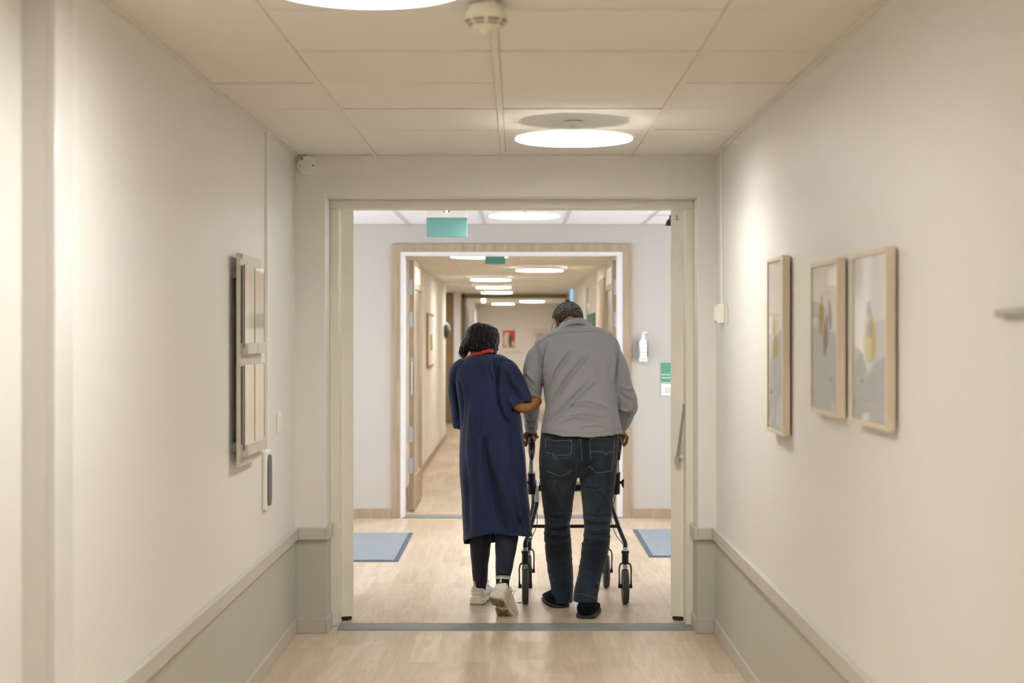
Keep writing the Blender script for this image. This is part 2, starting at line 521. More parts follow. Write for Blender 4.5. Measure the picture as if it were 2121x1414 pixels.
# worn floor edge along the back of the threshold strip
b = MB(); x = -0.93
while x < 0.88:
    w = random.uniform(0.01, 0.07)
    if random.random() < 0.75: b.box(x, x + w, 7.985, 7.985 + random.uniform(0.004, 0.011), 0.0, 0.0012, random.choice((0, 0, 1)))
    x += w + random.uniform(0.0, 0.03)
struct(b, 'trim_3', [mat('worn_brown_glue', rgb(150, 104, 66), 0.8), mat('worn_pale_filler', rgb(214, 196, 170), 0.8)])

def leaf(side):
    s = -1 if side == 'left' else 1
    hx = (-0.945 if s < 0 else 0.891)
    L = empty('door_leaf', (hx, 8.062, 0.0),
              ('cream painted door leaf held open at the left side of the near doorway' if s < 0 else
              'cream door leaf marked with a black 1 and fitted with a steel stay'), 'door leaf')
    ang = math.radians(15)
    # local: u across the leaf thickness towards the opening, v along the leaf away from the hinge
    U = Vector((-s * math.cos(ang), math.sin(ang), 0)); V = Vector((s * math.sin(ang), math.cos(ang), 0))
    M = Matrix(((U.x, V.x, 0, hx), (U.y, V.y, 0, 8.062), (0, 0, 1, 0), (0, 0, 0, 1)))
    th = 0.068 if s < 0 else 0.072
    b = MB(); b.box(0, th, 0, 0.9, 0.022, 2.206, M=M)
    b.build('leaf_panel', paint_cream, L, bevel=0.003)
    for z in (1.90, 1.60, 0.28):
        h = MB()
        h.box(-0.012, 0.004, -0.008, 0.004, z - 0.05, z + 0.05, M=M)
        h.cyl(M @ Vector((-0.010, -0.006, z - 0.05)), M @ Vector((-0.010, -0.006, z + 0.05)), 0.006, 12)
        h.box(0.002, 0.030, -0.0016, 0.001, z - 0.055, z + 0.055, M=M)
        for k in range(4):
            h.cyl(M @ Vector((0.022 - 0.008 * (k % 2), -0.0035, z - 0.04 + 0.026 * k)), M @ Vector((0.022 - 0.008 * (k % 2), -0.001, z - 0.04 + 0.026 * k)), 0.0035, 10)
        h.build('hinge', paint_cream, L)
    b = MB(); b.box(0, th - 0.01, 0.0, 0.88, 0.006, 0.021, M=M); b.build('gap_shade', ink_black, L)  # black strip paints in the dark shadow gap under the leaf
    hb = MB(); hb.box(th, th + 0.008, 0.80, 0.85, 0.94, 1.12, M=M); hb.box(-0.008, 0, 0.80, 0.85, 0.94, 1.12, M=M)
    hb.cyl(M @ Vector((th, 0.825, 1.06)), M @ Vector((th + 0.05, 0.825, 1.06)), 0.01); hb.cyl(M @ Vector((th + 0.05, 0.83, 1.06)), M @ Vector((th + 0.05, 0.72, 1.06)), 0.01)
    hb.build('door_handle', steel, L, smooth='auto')
    if s > 0:
        # handwritten figure 1 near the top of the leaf edge
        q = Vector((0.035, -0.0008, 0))
        z1 = HC + (CY - 451) * 8.06 / F
        n1 = MB()
        stroke = [(-0.005, 0.008), (0.0, 0.0125), (0.001, 0.0125), (0.0, -0.0105)]
        pts = [M @ Vector((0.037 - u, -0.0012, z1 + w)) for u, w in stroke]
        n1.tube(pts, 0.0013, 6)
        pts = [M @ Vector((0.037 - u, -0.0012, z1 + w)) for u, w in ((-0.006, -0.011), (0.006, -0.0095))]
        n1.tube(pts, 0.0012, 6)
        n1.build('figure_one', ink_black, L)
        st = MB()
        A = W(1417, 836, 7.99); B = W(1403, 945, 8.03)
        st.tube([A, B], 0.0055, 10); A2 = A + Vector((0.006, -0.002, 0.006)); B2 = B + Vector((0.006, -0.002, 0))
        st.tube([A2, B2], 0.0035, 8)
        c = W(1401.5, 952, 8.045); st.box(c.x - 0.010, c.x + 0.010, 8.03, 8.056, c.z - 0.022, c.z + 0.016)
        st.build('door_stay', steel, L, smooth='auto')
        kb = MB(); c = W(1411.5, 945, 8.05)
        kb.cyl((c.x, 8.036, c.z), (c.x, 8.056, c.z), 0.009, 16); kb.build('stay_button', plastic_w, L, smooth='auto')
    return L
leaf('left'); leaf('right')

# ---------------------------------------------------------------- vestibule
b = MB()
OX0, OX1, OZ = -1.05, 0.953, 2.289     # outer edge of the oak casing
IX0, IX1, IZ = -0.945, 0.836, 2.19     # clear opening
b.box(VX0, -0.99, YV1, YV1 + 0.12, 0, CH + 0.1); b.box(0.89, VX1, YV1, YV1 + 0.12, 0, CH + 0.1)
b.box(-0.99, 0.89, YV1, YV1 + 0.12, 2.23, CH + 0.1)
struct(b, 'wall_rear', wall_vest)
def end_wall(x, name, wn, s):
    b = MB(); x0, x1 = sorted((x, x + s * 0.2))
    wy0, wy1, wz0, wz1 = 8.7, 12.0, 0.75, 2.25
    b.box(x0, x1, YV0 - 0.15, wy0, 0, CH + 0.1); b.box(x0, x1, wy1, YV1 + 0.12, 0, CH + 0.1)
    b.box(x0, x1, wy0, wy1, 0, wz0); b.box(x0, x1, wy0, wy1, wz1, CH + 0.1)
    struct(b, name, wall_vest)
    f = MB(); xm = x + s * 0.1
    for (ya, yb, za, zb) in ((wy0, wy0 + 0.06, wz0, wz1), (wy1 - 0.06, wy1, wz0, wz1), (wy0, wy1, wz0, wz0 + 0.06), (wy0, wy1, wz1 - 0.06, wz1), (10.32, 10.38, wz0, wz1)):
        f.box(xm - 0.03, xm + 0.03, ya, yb, za, zb)
    fo = struct(f, wn, white_frame)
    g = MB(); g.box(xm - 0.004, xm + 0.004, wy0 + 0.05, wy1 - 0.05, wz0 + 0.05, wz1 - 0.05)
    g.build('window_glass', glass_clear, fo)
    ld = bpy.data.lights.new('daylight', 'AREA'); ld.shape = 'RECTANGLE'; ld.size = wy1 - wy0 - 0.1; ld.size_y = wz1 - wz0 - 0.1
    ld.energy = 72; ld.color = (0.91, 0.95, 1.0)
    lo = bpy.data.objects.new('daylight', ld); C.objects.link(lo)
    lo.location = (x + s * 0.19, (wy0 + wy1) / 2, (wz0 + wz1) / 2)
    lo.rotation_euler = (PI / 2, 0, PI / 2 if s > 0 else -PI / 2)
    if s > 0: lo.rotation_euler = (PI / 2, 0, PI / 2)
end_wall(VX0, 'wall_west', 'window_1', -1); end_wall(VX1, 'wall_east', 'window_2', 1)
b = MB(); b.box(VX0, OX0, YV1 - 0.014, YV1, 0, 0.077); struct(b, 'baseboard_rear', oak, bevel=0.002)
b = MB(); b.box(OX1, VX1, YV1 - 0.014, YV1, 0, 0.077); struct(b, 'baseboard_rear_right', oak, bevel=0.002)
# oak casing, white frame
b = MB()
b.box(OX0, -0.985, YV1 - 0.02, YV1, 0, 2.224); b.box(0.884, OX1, YV1 - 0.02, YV1, 0, 2.224); b.box(OX0, OX1, YV1 - 0.02, YV1, 2.224, OZ)
struct(b, 'trim_4', oak, bevel=0.002)
b = MB()
b.box(-0.985, IX0, YV1 - 0.012, YV1 + 0.16, 0, IZ); b.box(IX1, 0.884, YV1 - 0.012, YV1 + 0.16, 0, IZ); b.box(-0.985, 0.884, YV1 - 0.012, YV1 + 0.16, IZ, 2.224)
struct(b, 'door_2', white_frame, bevel=0.002)
b = MB(); b.box(-0.955, 0.872, YV1 - 0.04, YV1 + 0.16, 0.0, 0.008); struct(b, 'trim_5', grey_strip)

# ---------------------------------------------------------------- far corridor
b = MB(); b.box(-1.36, -1.06, YV1 + 0.12, 22.2, 0, CH); b.box(-2.1, -1.9, 22.2, 26.0, 0, CH); b.box(-1.9, -1.36, 22.0, 22.2, 0, CH)
b.box(-1.9, -1.0, 26.0, 26.2, 0, CH); b.box(-1.2, -1.0, 26.2, 36.1, 0, CH)
struct(b, 'wall_far_left', wall_far)
b = MB(); b.box(0.89, 1.1, YV1 + 0.12, 27.0, 0, CH); b.box(1.0, 1.2, 27.0, 36.1, 0, CH)
struct(b, 'wall_far_right', wall_far)
b = MB(); b.box(-1.2, 1.2, 36.0, 36.2, 0, CH); struct(b, 'wall_end', wall_far)
b = MB(); b.box(-1.06, -1.048, 14.3, 22.2, 0, 0.075); struct(b, 'baseboard_far_left', oak)
b = MB(); b.box(0.878, 0.89, 14.3, 27.0, 0, 0.075); struct(b, 'baseboard_far_right', oak)
# recessed oak door on the left, framed in white, and the olive portal beyond
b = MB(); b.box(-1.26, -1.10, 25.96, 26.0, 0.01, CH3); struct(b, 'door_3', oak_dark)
b = MB(); b.box(-1.10, -0.985, 25.95, 26.0, 0, CH3); struct(b, 'trim_6', white_frame)
olive = mat('olive_portal_paint', rgb(150, 144, 98), 0.6)
b = MB(); b.box(-1.0, -0.945, 27.0, 27.12, 0, CH3); b.box(0.93, 1.0, 27.0, 27.12, 0, CH3); b.box(-1.0, 1.0, 27.0, 27.12, CH3 - 0.065, CH3)
struct(b, 'trim_7', olive)
b = MB(); b.box(-1.0, -0.97, 28.4, 31.0, 0, 2.1); b.box(-1.0, -0.96, 33.4, 35.6, 0, 2.1); b.box(0.97, 1.0, 30.0, 32.0, 0, 2.1)
struct(b, 'door_4', white_frame)
b = MB(); b.box(0.855, 0.89, 18.9, 20.2, 0, 2.12); struct(b, 'door_5', white_frame)
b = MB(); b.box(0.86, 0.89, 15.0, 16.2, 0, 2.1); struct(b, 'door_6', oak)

def far_leaf(s):
    L = empty('glazed_door_leaf', (s * 0.9, 13.0, 0), 'pale oak glazed door leaf folded back on the ' + ('left' if s < 0 else 'right') +
              ' wall behind the oak-cased doorway', 'door leaf', 'glazed oak door leaves folded back in the far corridor')
    if s < 0: xa, xb = -0.935, -0.893
    else: xa, xb = 0.817, 0.860
    xi = xb if s < 0 else xa           # face turned to the corridor
    y0, y1 = 13.0, 14.1
    b = MB()
    b.box(xa, xb, y0, y0 + 0.13, 0.015, 2.175); b.box(xa, xb, y1 - 0.13, y1, 0.015, 2.175)
    b.box(xa, xb, y0 + .13, y1 - .13, 0.015, 0.30); b.box(xa, xb, y0 + .13, y1 - .13, 1.93, 1.98); b.box(xa, xb, y0 + .13, y1 - .13, 2.13, 2.175)
    b.build('leaf_frame', oak, L, bevel=0.002)
    b = MB(); b.box((xa + xb) / 2 - 0.006, (xa + xb) / 2 + 0.006, y0 + 0.13, y1 - 0.13, 0.30, 1.93); b.build('glass_pane', glass_soft, L)
    b = MB(); b.box(xa + 0.004, xb - 0.004, y0 + 0.13, y1 - 0.13, 1.98, 2.13); b.build('top_panel', wall_far, L)
    for z in (1.94, 1.66, 0.67, 0.40):
        b = MB(); b.box(xa - 0.002, xa + 0.034 if s < 0 else xb + 0.002, y0 - 0.006, y0 - 0.0005, z - 0.065, z + 0.065)
        if s < 0: b = MB(); b.box(xa - 0.012, xa + 0.03, y0 - 0.006, y0 - 0.0005, z - 0.065, z + 0.065)
        else: b = MB(); b.box(xb - 0.03, xb + 0.012, y0 - 0.006, y0 - 0.0005, z - 0.065, z + 0.065)
        b.build('hinge', silver_plate, L)
    b = MB(); m = (xa + xb) / 2
    b.box(m - 0.012, m + 0.012, y0 - 0.005, y0 - 0.0005, 1.0, 1.33); b.cyl((m, y0 - 0.02, 1.02), (m, y0 - 0.02, 1.3), 0.007)
    b.build('lock_plate', steel, L)
    return L
far_leaf(-1); far_leaf(1)

# ================================================================ LAMPS
def disc_lamp(c, z, rc, group, label, m, top):
    L = empty('ceiling_lamp', (c[0], c[1], z), label, 'lamp', group)
    R = 0.2535
    T = Matrix.Translation((c[0], c[1], z))
    b = MB(); b.lathe([(R - 0.004, 0.0), (R, 0.003), (R, 0.007)], 56, M=T); b.build('diffuser', m, L, smooth='auto')
    b = MB(); b.lathe([(R - 0.001, 0.0072), (R - 0.002, 0.014), (0.02, 0.024)], 56, M=T); b.build('lamp_body', lamp_top, L, smooth='auto')
    b = MB(); h = top - z
    b.lathe([(0.012, 0.022), (0.010, max(h * 0.5, 0.026)), (0.016, max(h - 0.02, 0.03)), (0.035, h - 0.004), (0.042, h)], 24, M=T)
    b.build('stem', lamp_white, L, smooth='auto')
    return L
g1 = 'round disc lamps under the near corridor ceiling'
disc_lamp((-0.365, 3.62), 2.371, 0, g1, 'round white disc lamp cut by the top of the picture, beside the smoke detector', lamp_glow, CH)
disc_lamp((0.243, 6.50), 2.371, 0, g1, 'round white disc lamp hung on a short stem before the doorway', lamp_glow, CH)
disc_lamp((0.05, 10.75), 2.371, 0, 'round disc lamps', 'round disc lamp under the vestibule ceiling, right of the larger teal exit sign', lamp_glow_cool, CH)
g3 = 'disc lamps in a line under the far corridor ceiling'
far = [((-0.34, 13.34), 'disc lamp behind the oak-cased doorway, partly hidden by the small teal sign'),
       ((0.239, 16.2), 'disc lamp alone at the right of the far corridor ceiling near its doorway'),
       ((-0.34, 19.03), 'disc lamp in the far corridor, topmost of three stacked bright bars'),
       ((-0.354, 22.1), 'disc lamp in the far corridor, middle of three stacked bright bars'),
       ((-0.344, 24.96), 'disc lamp in the far corridor, lowest of three stacked bright bars'),
       ((0.305, 31.7), 'disc lamp beyond the olive beam, the right one of the last pair'),
       ((-0.33, 34.2), 'disc lamp beyond the olive beam, the left one of the last pair')]
for c, lab in far: disc_lamp(c, 2.214, 0, g3, lab, lamp_glow, CH3)
# lamps behind the viewer, on the same line
for c in ((0.243, 0.74), (-0.365, -2.0)):
    disc_lamp(c, 2.371, 0, 'disc lamps behind the viewer', 'round white disc lamp further back along the near corridor', lamp_glow, CH)

b = MB(); p = W(1001.5, 624, 31.0); b.lathe([(0.001, -0.02), (0.03, -0.015), (0.035, 0.0), (0.035, CH3 - p.z)], 16, M=Matrix.Translation(p))
tag(b.build('downlight', led_spot), 'tiny round bright downlight at the far end of the corridor ceiling', 'lamp')

# ================================================================ THINGS ON CEILING AND WALLS
# smoke detector
c = Vector(((1007.5 - CX) * 4.2 / F, 4.2, 0)); T = Matrix.Translation((c.x, c.y, CH))
D = empty('smoke_detector', (c.x, c.y, CH), 'cream domed smoke detector with dark slots on the ceiling bar beside the large lamp', 'smoke detector')
b = MB(); b.lathe([(0.045, 0), (0.052, -0.002), (0.052, -0.018), (0.060, -0.020), (0.061, -0.034), (0.058, -0.043), (0.044, -0.057), (0.030, -0.066), (0.020, -0.070), (0.016, -0.080), (0.002, -0.082)], 48, M=T)
b.build('detector_body', plastic_y, D, smooth='auto')
for k in range(8):
    a0 = 2 * PI * k / 8 + 0.10; a1 = 2 * PI * (k + 1) / 8 - 0.10
    for (r0, z0, r1, z1) in ((0.0587, -0.0425, 0.0535, -0.0478), (0.0495, -0.0520, 0.0455, -0.0560)):
        b = MB(); rings = []
        for j in range(9):
            a = a0 + (a1 - a0) * j / 8
            e = 0.0008
            rings.append([T @ Vector((r * math.cos(a), r * math.sin(a), z)) for r, z in ((r0 + e, z0 - e), (r1 + e, z1 - e), (r1 - 0.002, z1), (r0 - 0.002, z0))])
        b.loft(rings); b.build('slot', slot_dark, D)
# round alarm sounder low under the ceiling on the door wall
p = W(637, 343, YW)
D = empty('round_sounder', (p.x, YW, p.z), 'round white plate with two screws high in the left corner above the doorway', 'junction box')
Rx = Matrix.Translation((p.x, YW, p.z)) @ Matrix.Rotation(PI / 2, 4, 'X')
b = MB(); b.lathe([(0.049, 0), (0.049, 0.020), (0.045, 0.026), (0.001, 0.027)], 48, M=Rx); b.build('cover', plastic_w, D, smooth='auto')
for dx in (-0.034, 0.032):
    b = MB(); b.lathe([(0.004, 0.0265), (0.004, 0.0285), (0.001, 0.0285)], 12, M=Rx @ Matrix.Translation((dx, -0.002, 0))); b.build('screw', pad_grey, D)
b = MB(); b.box(p.x - 0.030, p.x - 0.020, YW - 0.0295, YW - 0.026, p.z + 0.026, p.z + 0.038); b.build('clip', pad_grey, D)

# exit signs
def exit_sign(px0, px1, py0, py1, Y, top, m, label, led):
    A = W(px0, py1, Y); B = W(px1, py0, Y)
    S = empty('exit_sign', ((A.x + B.x) / 2, Y, top), label, 'sign')
    b = MB(); b.box(A.x, B.x, Y - 0.006, Y + 0.006, A.z, B.z); b.build('sign_panel', m, S, bevel=0.004)
    b = MB(); b.box(A.x - 0.002, B.x + 0.002, Y - 0.022, Y + 0.022, B.z, top); b.build('housing', lamp_white, S, bevel=0.003)
    if led:
        q = W(925, 438, Y - 0.02); b = MB(); b.ell((q.x, Y - 0.024, q.z), (0.009, 0.006, 0.007)); b.build('led', led_spot, S, smooth=True)
        b = MB(); b.ell((q.x, Y - 0.021, q.z), (0.024, 0.004, 0.010)); b.build('led_bezel', pad_grey, S, smooth=True)
exit_sign(883, 968, 451, 491, 10.9, CH, sign_teal, 'teal exit sign panel hanging under the vestibule ceiling, the larger of two', True)
exit_sign(1004.5, 1046.5, 529, 547, 12.95, CH3, sign_teal_dark, 'small dark teal exit sign hanging just inside the far corridor', False)
p = W(1186, 615, 24.0)
S = empty('exit_sign', (p.x, p.y, CH3), 'tiny pale blue lit sign at the right end of the olive beam', 'sign')
b = MB(); b.box(p.x - 0.03, p.x + 0.035, 24.0, 24.3, p.z - 0.07, CH3); b.build('lit_panel', mat('pale_blue_lit_sign', rgb(150, 190, 210), 0.4, emit=rgb(130, 185, 215), estr=0.8), S)
b = MB(); b.box(p.x - 0.1, p.x + 0.02, 24.31, 24.5, p.z - 0.11, p.z - 0.03); b.build('dark_bracket', ink_black, S)

# black dome under the vestibule ceiling, right
DX = 0.998 + 0.22; Y0 = 11.6
c = W(1389.5, 466, Y0)
D = empty('dome_camera', (c.x, Y0, CH), 'black dome hanging from the vestibule ceiling, half hidden by the right door leaf', 'camera')
b = MB(); b.lathe([(0.048, 0.0), (0.043, 0.004), (0.040, 0.012), (0.036, 0.030), (0.026, 0.048), (0.012, 0.056), (0.001, 0.058)], 32, M=Matrix.Translation((c.x, Y0, c.z - 0.005)))
b.build('dome', black_gloss, D, smooth=True)
b = MB(); b.cyl((c.x, Y0, c.z + 0.05), (c.x, Y0, CH), 0.012); b.build('mount', black_gloss, D)

# left wall: information board with four acrylic holders
D = empty('mounted_display_board', (XL, 6.33, 1.0075), 'aluminium information board with four clear acrylic holders on the left wall', 'display board')
b = MB(); b.box(-1.1170, -1.1015, 5.983, 6.481, 1.0075, 1.857); b.build('back_panel', alu, D, bevel=0.001)
for z in (1.08, 1.78):
    b = MB(); b.box(XL, -1.1170, 6.03, 6.44, z - 0.02, z + 0.02); b.build('wall_bracket', ink_grey, D)
b = MB(); b.box(-1.1015, -1.0970, 5.993, 6.013, 1.836, 1.855); b.build('lock_clip', ink_grey, D)
for (zt, zc1, zc0) in ((1.8125, 1.4976, 1.4553), (1.411, 1.093, 1.048)):
    for (ya, yb) in ((5.997, 6.221), (6.229, 6.455)):
        H = MB(); H.box(-1.0888, -1.0858, ya, yb, zc0 + 0.02, zt); H.box(-1.0940, -1.0910, ya, yb, zc0 + 0.02, zt - 0.002)
        ho = H.build('acrylic_holder', acrylic, D)
        e = MB(); e.box(-1.0891, -1.0851, ya - 0.0006, ya + 0.0022, zc0 + 0.03, zt); e.build('holder_edge', acrylic_edge, ho)
        e = MB(); e.box(-1.0895, -1.0845, yb - 0.002, yb + 0.0006, zc1, zt)
        e.build('holder_edge', acrylic_edge, ho)
        c2 = MB(); c2.box(-1.1015, -1.0725, ya, yb, zc0, zc1); c2.build('holder_clip', alu, D, bevel=0.001)
        s3 = MB(); s3.box(-1.1012, -1.0945, ya + 0.004, ya + 0.02, zc0 + 0.04, zt - 0.005); s3.build('spacer', mat('dark_spacer', rgb(92, 84, 70), 0.7), D)
# cable duct and elbow switch
b = MB(); b.box(XL, XL + 0.014, 6.82, 6.85, 1.00, CH)
tag(b.build('cable_duct', plastic_w, bevel=0.002), 'thin white vertical cable duct running down behind the information board', 'cable duct')
D = empty('elbow_switch', (XL, 6.8, 0.745), 'upright elbow switch with a dark grey rubber pad below the information board', 'door switch')
b = MB(); b.box(XL, XL + 0.022, 6.735, 6.855, 0.745, 1.014); b.build('housing', plastic_w, D, bevel=0.008, seg=3)
b = MB(); rr = []
for k in range(24):
    a = 2 * PI * k / 24
    rr.append((6.797 + 0.045 * math.copysign(abs(math.cos(a)) ** 0.5, math.cos(a)), 0.877 + 0.116 * math.copysign(abs(math.sin(a)) ** 0.5, math.sin(a))))
b.prism(rr, XL + 0.020, XL + 0.030, M=Matrix(((0, 0, 1, 0), (1, 0, 0, 0), (0, 1, 0, 0), (0, 0, 0, 1))))
b.build('push_pad', pad_grey, D, bevel=0.004)
D = empty('light_switch', (XL, 7.2, 1.11), 'small white rocker light switch on the left wall beside the doorway', 'light switch')
b = MB(); b.box(XL, XL + 0.010, 7.155, 7.245, 1.065, 1.163); b.build('switch_plate', plastic_w, D, bevel=0.003)
b = MB(); b.box(XL + 0.008, XL + 0.016, 7.175, 7.225, 1.082, 1.146); b.build('rocker', plastic_w, D, bevel=0.003)

# right wall: duct, switch box, pictures
b = MB(); b.box(XR - 0.012, XR, 7.475, 7.505, 1.675, CH)
tag(b.build('cable_duct', plastic_w, bevel=0.002), 'thin white vertical cable duct dropping to a switch box on the right wall', 'cable duct')
D = empty('switch_box', (XR, 7.47, 1.6), 'white surface switch box at the foot of the right cable duct', 'light switch')
b = MB(); b.box(XR - 0.034, XR, 7.43, 7.53, 1.588, 1.682); b.build('switch_plate', plastic_w, D, bevel=0.004)
b = MB(); b.box(XR - 0.044, XR - 0.032, 7.45, 7.51, 1.600, 1.668); b.build('rocker', plastic_w, D, bevel=0.003)
b = MB()
for k in range(16):
    a = -1.3 + 2.6 * k / 15
rp = [(XR - 0.0015, 7.33 - 0.05 * math.cos(-1.3 + 2.6 * k / 15), 1.63 + 0.054 * math.sin(-1.3 + 2.6 * k / 15)) for k in range(16)]
b.tube(rp, 0.0013, 6, ref=(1, 0, 0)); tag(b.build('switch_outline', mat('old_paint_ring', rgb(205, 198, 184), 0.6)), 'faint curved paint mark left on the wall next to the right switch box', 'mark')
b = MB(); b.box(XR - 0.018, XR, 2.72, 3.17, 1.569, 1.586)
tag(b.build('wall_rail', mat('dull_bronze_rail', rgb(176, 168, 150), 0.5), bevel=0.004), 'short blurred grey strip fixed to the right wall at the picture edge', 'rail')

art_bg = mat('art_paper', rgb(246, 244, 240), 0.5)
grey_shape = mat('pale_grey_shape', rgb(222, 223, 221), 0.5)  # pale grey rounded shape in the lower part of each print
white_rim = mat('white_line', rgb(244, 242, 240), 0.5)
art_y = mat('art_mustard', rgb(206, 190, 84), 0.5)
art_b = mat('art_grey_blue', rgb(138, 144, 150), 0.3, coat=0.6)
art_o = mat('art_ochre', rgb(196, 150, 104), 0.3, coat=0.6)
art_k = mat('art_dark_moss', rgb(92, 96, 70), 0.3, coat=0.6)
def leafshape(cx, cy, w, h, rot=0, n=20):
    pts = []
    for k in range(n):
        a = 2 * PI * k / n
        x = w * math.cos(a) * (1 - 0.35 * math.sin(a)); y = h * math.sin(a)
        pts.append((cx + x * math.cos(rot) - y * math.sin(rot), cy + x * math.sin(rot) + y * math.cos(rot)))
    return pts
def rounded_shape(x0, x1, top, ex=3.0, n=24):
    c = (x0 + x1) / 2; h = (x1 - x0) / 2
    pts = []
    for k in range(n + 1):
        t = -1 + 2 * k / n
        pts.append((c + h * t, top * (1 - abs(t) ** ex) ** (1 / ex)))
    return [(min(max(x, 0.0), 1.0), y) for x, y in pts][::-1]
def picture(y0, y1, z0, z1, thick, shapes, label):
    """frame on the right wall; y0 is the near end. print coordinates: u 0 near .. 1 far, v 0 bottom .. 1 top"""
    D = empty('framed_picture', (XR, (y0 + y1) / 2, z0), label, 'picture', 'three framed prints on the right wall')
    xf = XR - thick; w = 0.014
    b = MB()
    b.box(xf, XR - 0.008, y0, y0 + w, z0, z1); b.box(xf, XR - 0.008, y1 - w, y1, z0, z1)
    b.box(xf, XR - 0.008, y0 + w, y1 - w, z0, z0 + w); b.box(xf, XR - 0.008, y0 + w, y1 - w, z1 - w, z1)
    b.build('picture_frame', frame_wood, D, bevel=0.001)
    b = MB(); b.box(XR - 0.009, XR, y0 + 0.03, y1 - 0.03, z0 + 0.03, z1 - 0.03); b.build('backing_board', ink_grey, D)
    xp = xf + 0.006
    b = MB(); b.box(xp, xp + 0.002, y0 + w, y1 - w, z0 + w, z1 - w, 0)
    MM = Matrix(((0, 0, -1, 0), (1, 0, 0, 0), (0, 1, 0, 0), (0, 0, 0, 1)))
    ml = [art_bg, grey_shape, white_rim, art_y, art_b, art_o, art_k]
    for i, (mi, pts) in enumerate(shapes):
        q = [(y0 + w + u * (y1 - y0 - 2 * w), z0 + w + v * (z1 - z0 - 2 * w)) for u, v in pts]
        b.prism(q, -xp + 0.0001 * (i + 1), -xp + 0.0001 * (i + 2), mi, M=MM)
    b.build('print', ml, D)
    b = MB(); b.box(xf + 0.002, xf + 0.004, y0 + w, y1 - w, z0 + w, z1 - w); b.build('picture_glass', glass_clear, D)
picture(4.03, 4.456, 1.274, 1.769, 0.034,
        [(1, [(0, 0), (0.6, 0)] + [(x, y) for x, y in rounded_shape(-0.6, 0.62, 0.62)][0:0] + [(0.62, 0.0), (0.62, 0.45), (0.5, 0.56), (0.3, 0.61), (0, 0.615)]),
         (2, [(0, 0.425), (1, 0.35), (1, 0.335), (0, 0.41)][::-1][::-1]),
         (1, [(0, 0), (1, 0), (0.98, 0.33), (0.85, 0.40), (0.6, 0.43), (0, 0.44)]),
         (3, leafshape(0.50, 0.52, 0.17, 0.17)), (6, leafshape(0.50, 0.555, 0.06, 0.07, 0.3)), (4, leafshape(0.53, 0.68, 0.06, 0.055)), (3, leafshape(0.5, 0.45, 0.1, 0.06)),
         (5, leafshape(0.72, 0.24, 0.03, 0.012))],
        'framed print with a yellow and grey plume on the right wall, nearest of the three')
picture(4.646, 5.076, 1.275, 1.770, 0.034,
        [(2, [(0, 0), (1, 0), (1, 0.585), (0.7, 0.585), (0.3, 0.565), (0, 0.53)]), (1, [(0, 0), (1, 0), (1, 0.57), (0.7, 0.568), (0.3, 0.545), (0, 0.505)]),
         (3, leafshape(0.64, 0.66, 0.09, 0.15, 0.2)), (4, leafshape(0.30, 0.66, 0.05, 0.11, -0.25)), (5, leafshape(0.50, 0.50, 0.06, 0.13)), (4, leafshape(0.42, 0.55, 0.04, 0.12)),
         (5, leafshape(0.25, 0.22, 0.035, 0.012)), (2, [(0.1, 0.0), (0.22, 0.0), (0.28, 0.07), (0.12, 0.07)])],
        'framed print with a crossed ochre plume, middle one of three on the right wall')
picture(5.593, 5.949, 1.155, 1.828, 0.036,
        [(1, [(0, 0), (0.98, 0), (0.9, 0.38), (0.6, 0.50), (0.35, 0.575), (0, 0.60)]), (3, leafshape(0.52, 0.49, 0.17, 0.07)), (4, leafshape(0.32, 0.52, 0.07, 0.012, 0.6)),
         (3, leafshape(0.62, 0.62, 0.10, 0.06)), (5, leafshape(0.8, 0.22, 0.05, 0.012)), (2, [(0.05, 0.0), (0.5, 0.03), (0.4, 0.15), (0.25, 0.22), (0.12, 0.2), (0.0, 0.1)])],
        'tall framed print with a small yellow mark, nearest the doorway on the right wall')

# vestibule rear wall: sanitiser bottle, green sign, notice
p = W(1332, 718, YV1 - 0.04)
D = empty('mounted_dispenser', (p.x, YV1, p.z), 'white pump bottle of hand sanitiser in a wall bracket beside the oak-cased doorway', 'dispenser')
T = Matrix.Translation((p.x, YV1 - 0.045, p.z))
b = MB()
rr = []
for (z, a) in ((-0.122, 0.034), (-0.118, 0.036), (0.0, 0.037), (0.03, 0.036), (0.05, 0.030), (0.066, 0.016), (0.078, 0.012)):
    rr.append([T @ Vector((a * math.copysign(abs(math.cos(2 * PI * k / 24)) ** 0.7, math.cos(2 * PI * k / 24)), 0.6 * a * math.sin(2 * PI * k / 24), z)) for k in range(24)])
b.loft(rr); b.build('bottle', mat('white_bottle_plastic', rgb(232, 232, 240), 0.35), D, smooth='auto')
b = MB(); b.lathe([(0.014, 0.070), (0.014, 0.095), (0.008, 0.098), (0.006, 0.118), (0.010, 0.122), (0.001, 0.124)], 16, M=T); b.box(-0.006, 0.034, -0.006, 0.006, 0.116, 0.124, M=T); b.build('pump', plastic_w, D)
b = MB(); b.box(-0.052, 0.044, 0.026, 0.045, -0.09, 0.05, M=T); b.box(-0.046, -0.040, -0.02, 0.03, -0.085, 0.0, M=T); b.box(0.038, 0.042, -0.02, 0.03, -0.085, 0.04, M=T); b.build('wall_bracket', ink_grey, D, bevel=0.002)
b = MB(); b.box(-0.022, 0.022, -0.0235, -0.021, -0.09, -0.05, M=T); b.box(-0.03, 0.03, -0.0236, -0.0215, -0.046, -0.043, 1, M=T); b.ell((0, -0.0235, -0.10), (0.006, 0.001, 0.006), mi=2, M=T)
b.build('bottle_label', [mat('bottle_label_white', rgb(236, 236, 242), 0.4), ink_grey, mat('label_red', rgb(220, 150, 140), 0.5)], D)
A = W(1369.3, 790, YV1); B = W(1396, 751, YV1)
D = empty('green_sign', (A.x, YV1, A.z), 'green wall sign with two pale stripes, partly hidden by the right door leaf', 'sign')
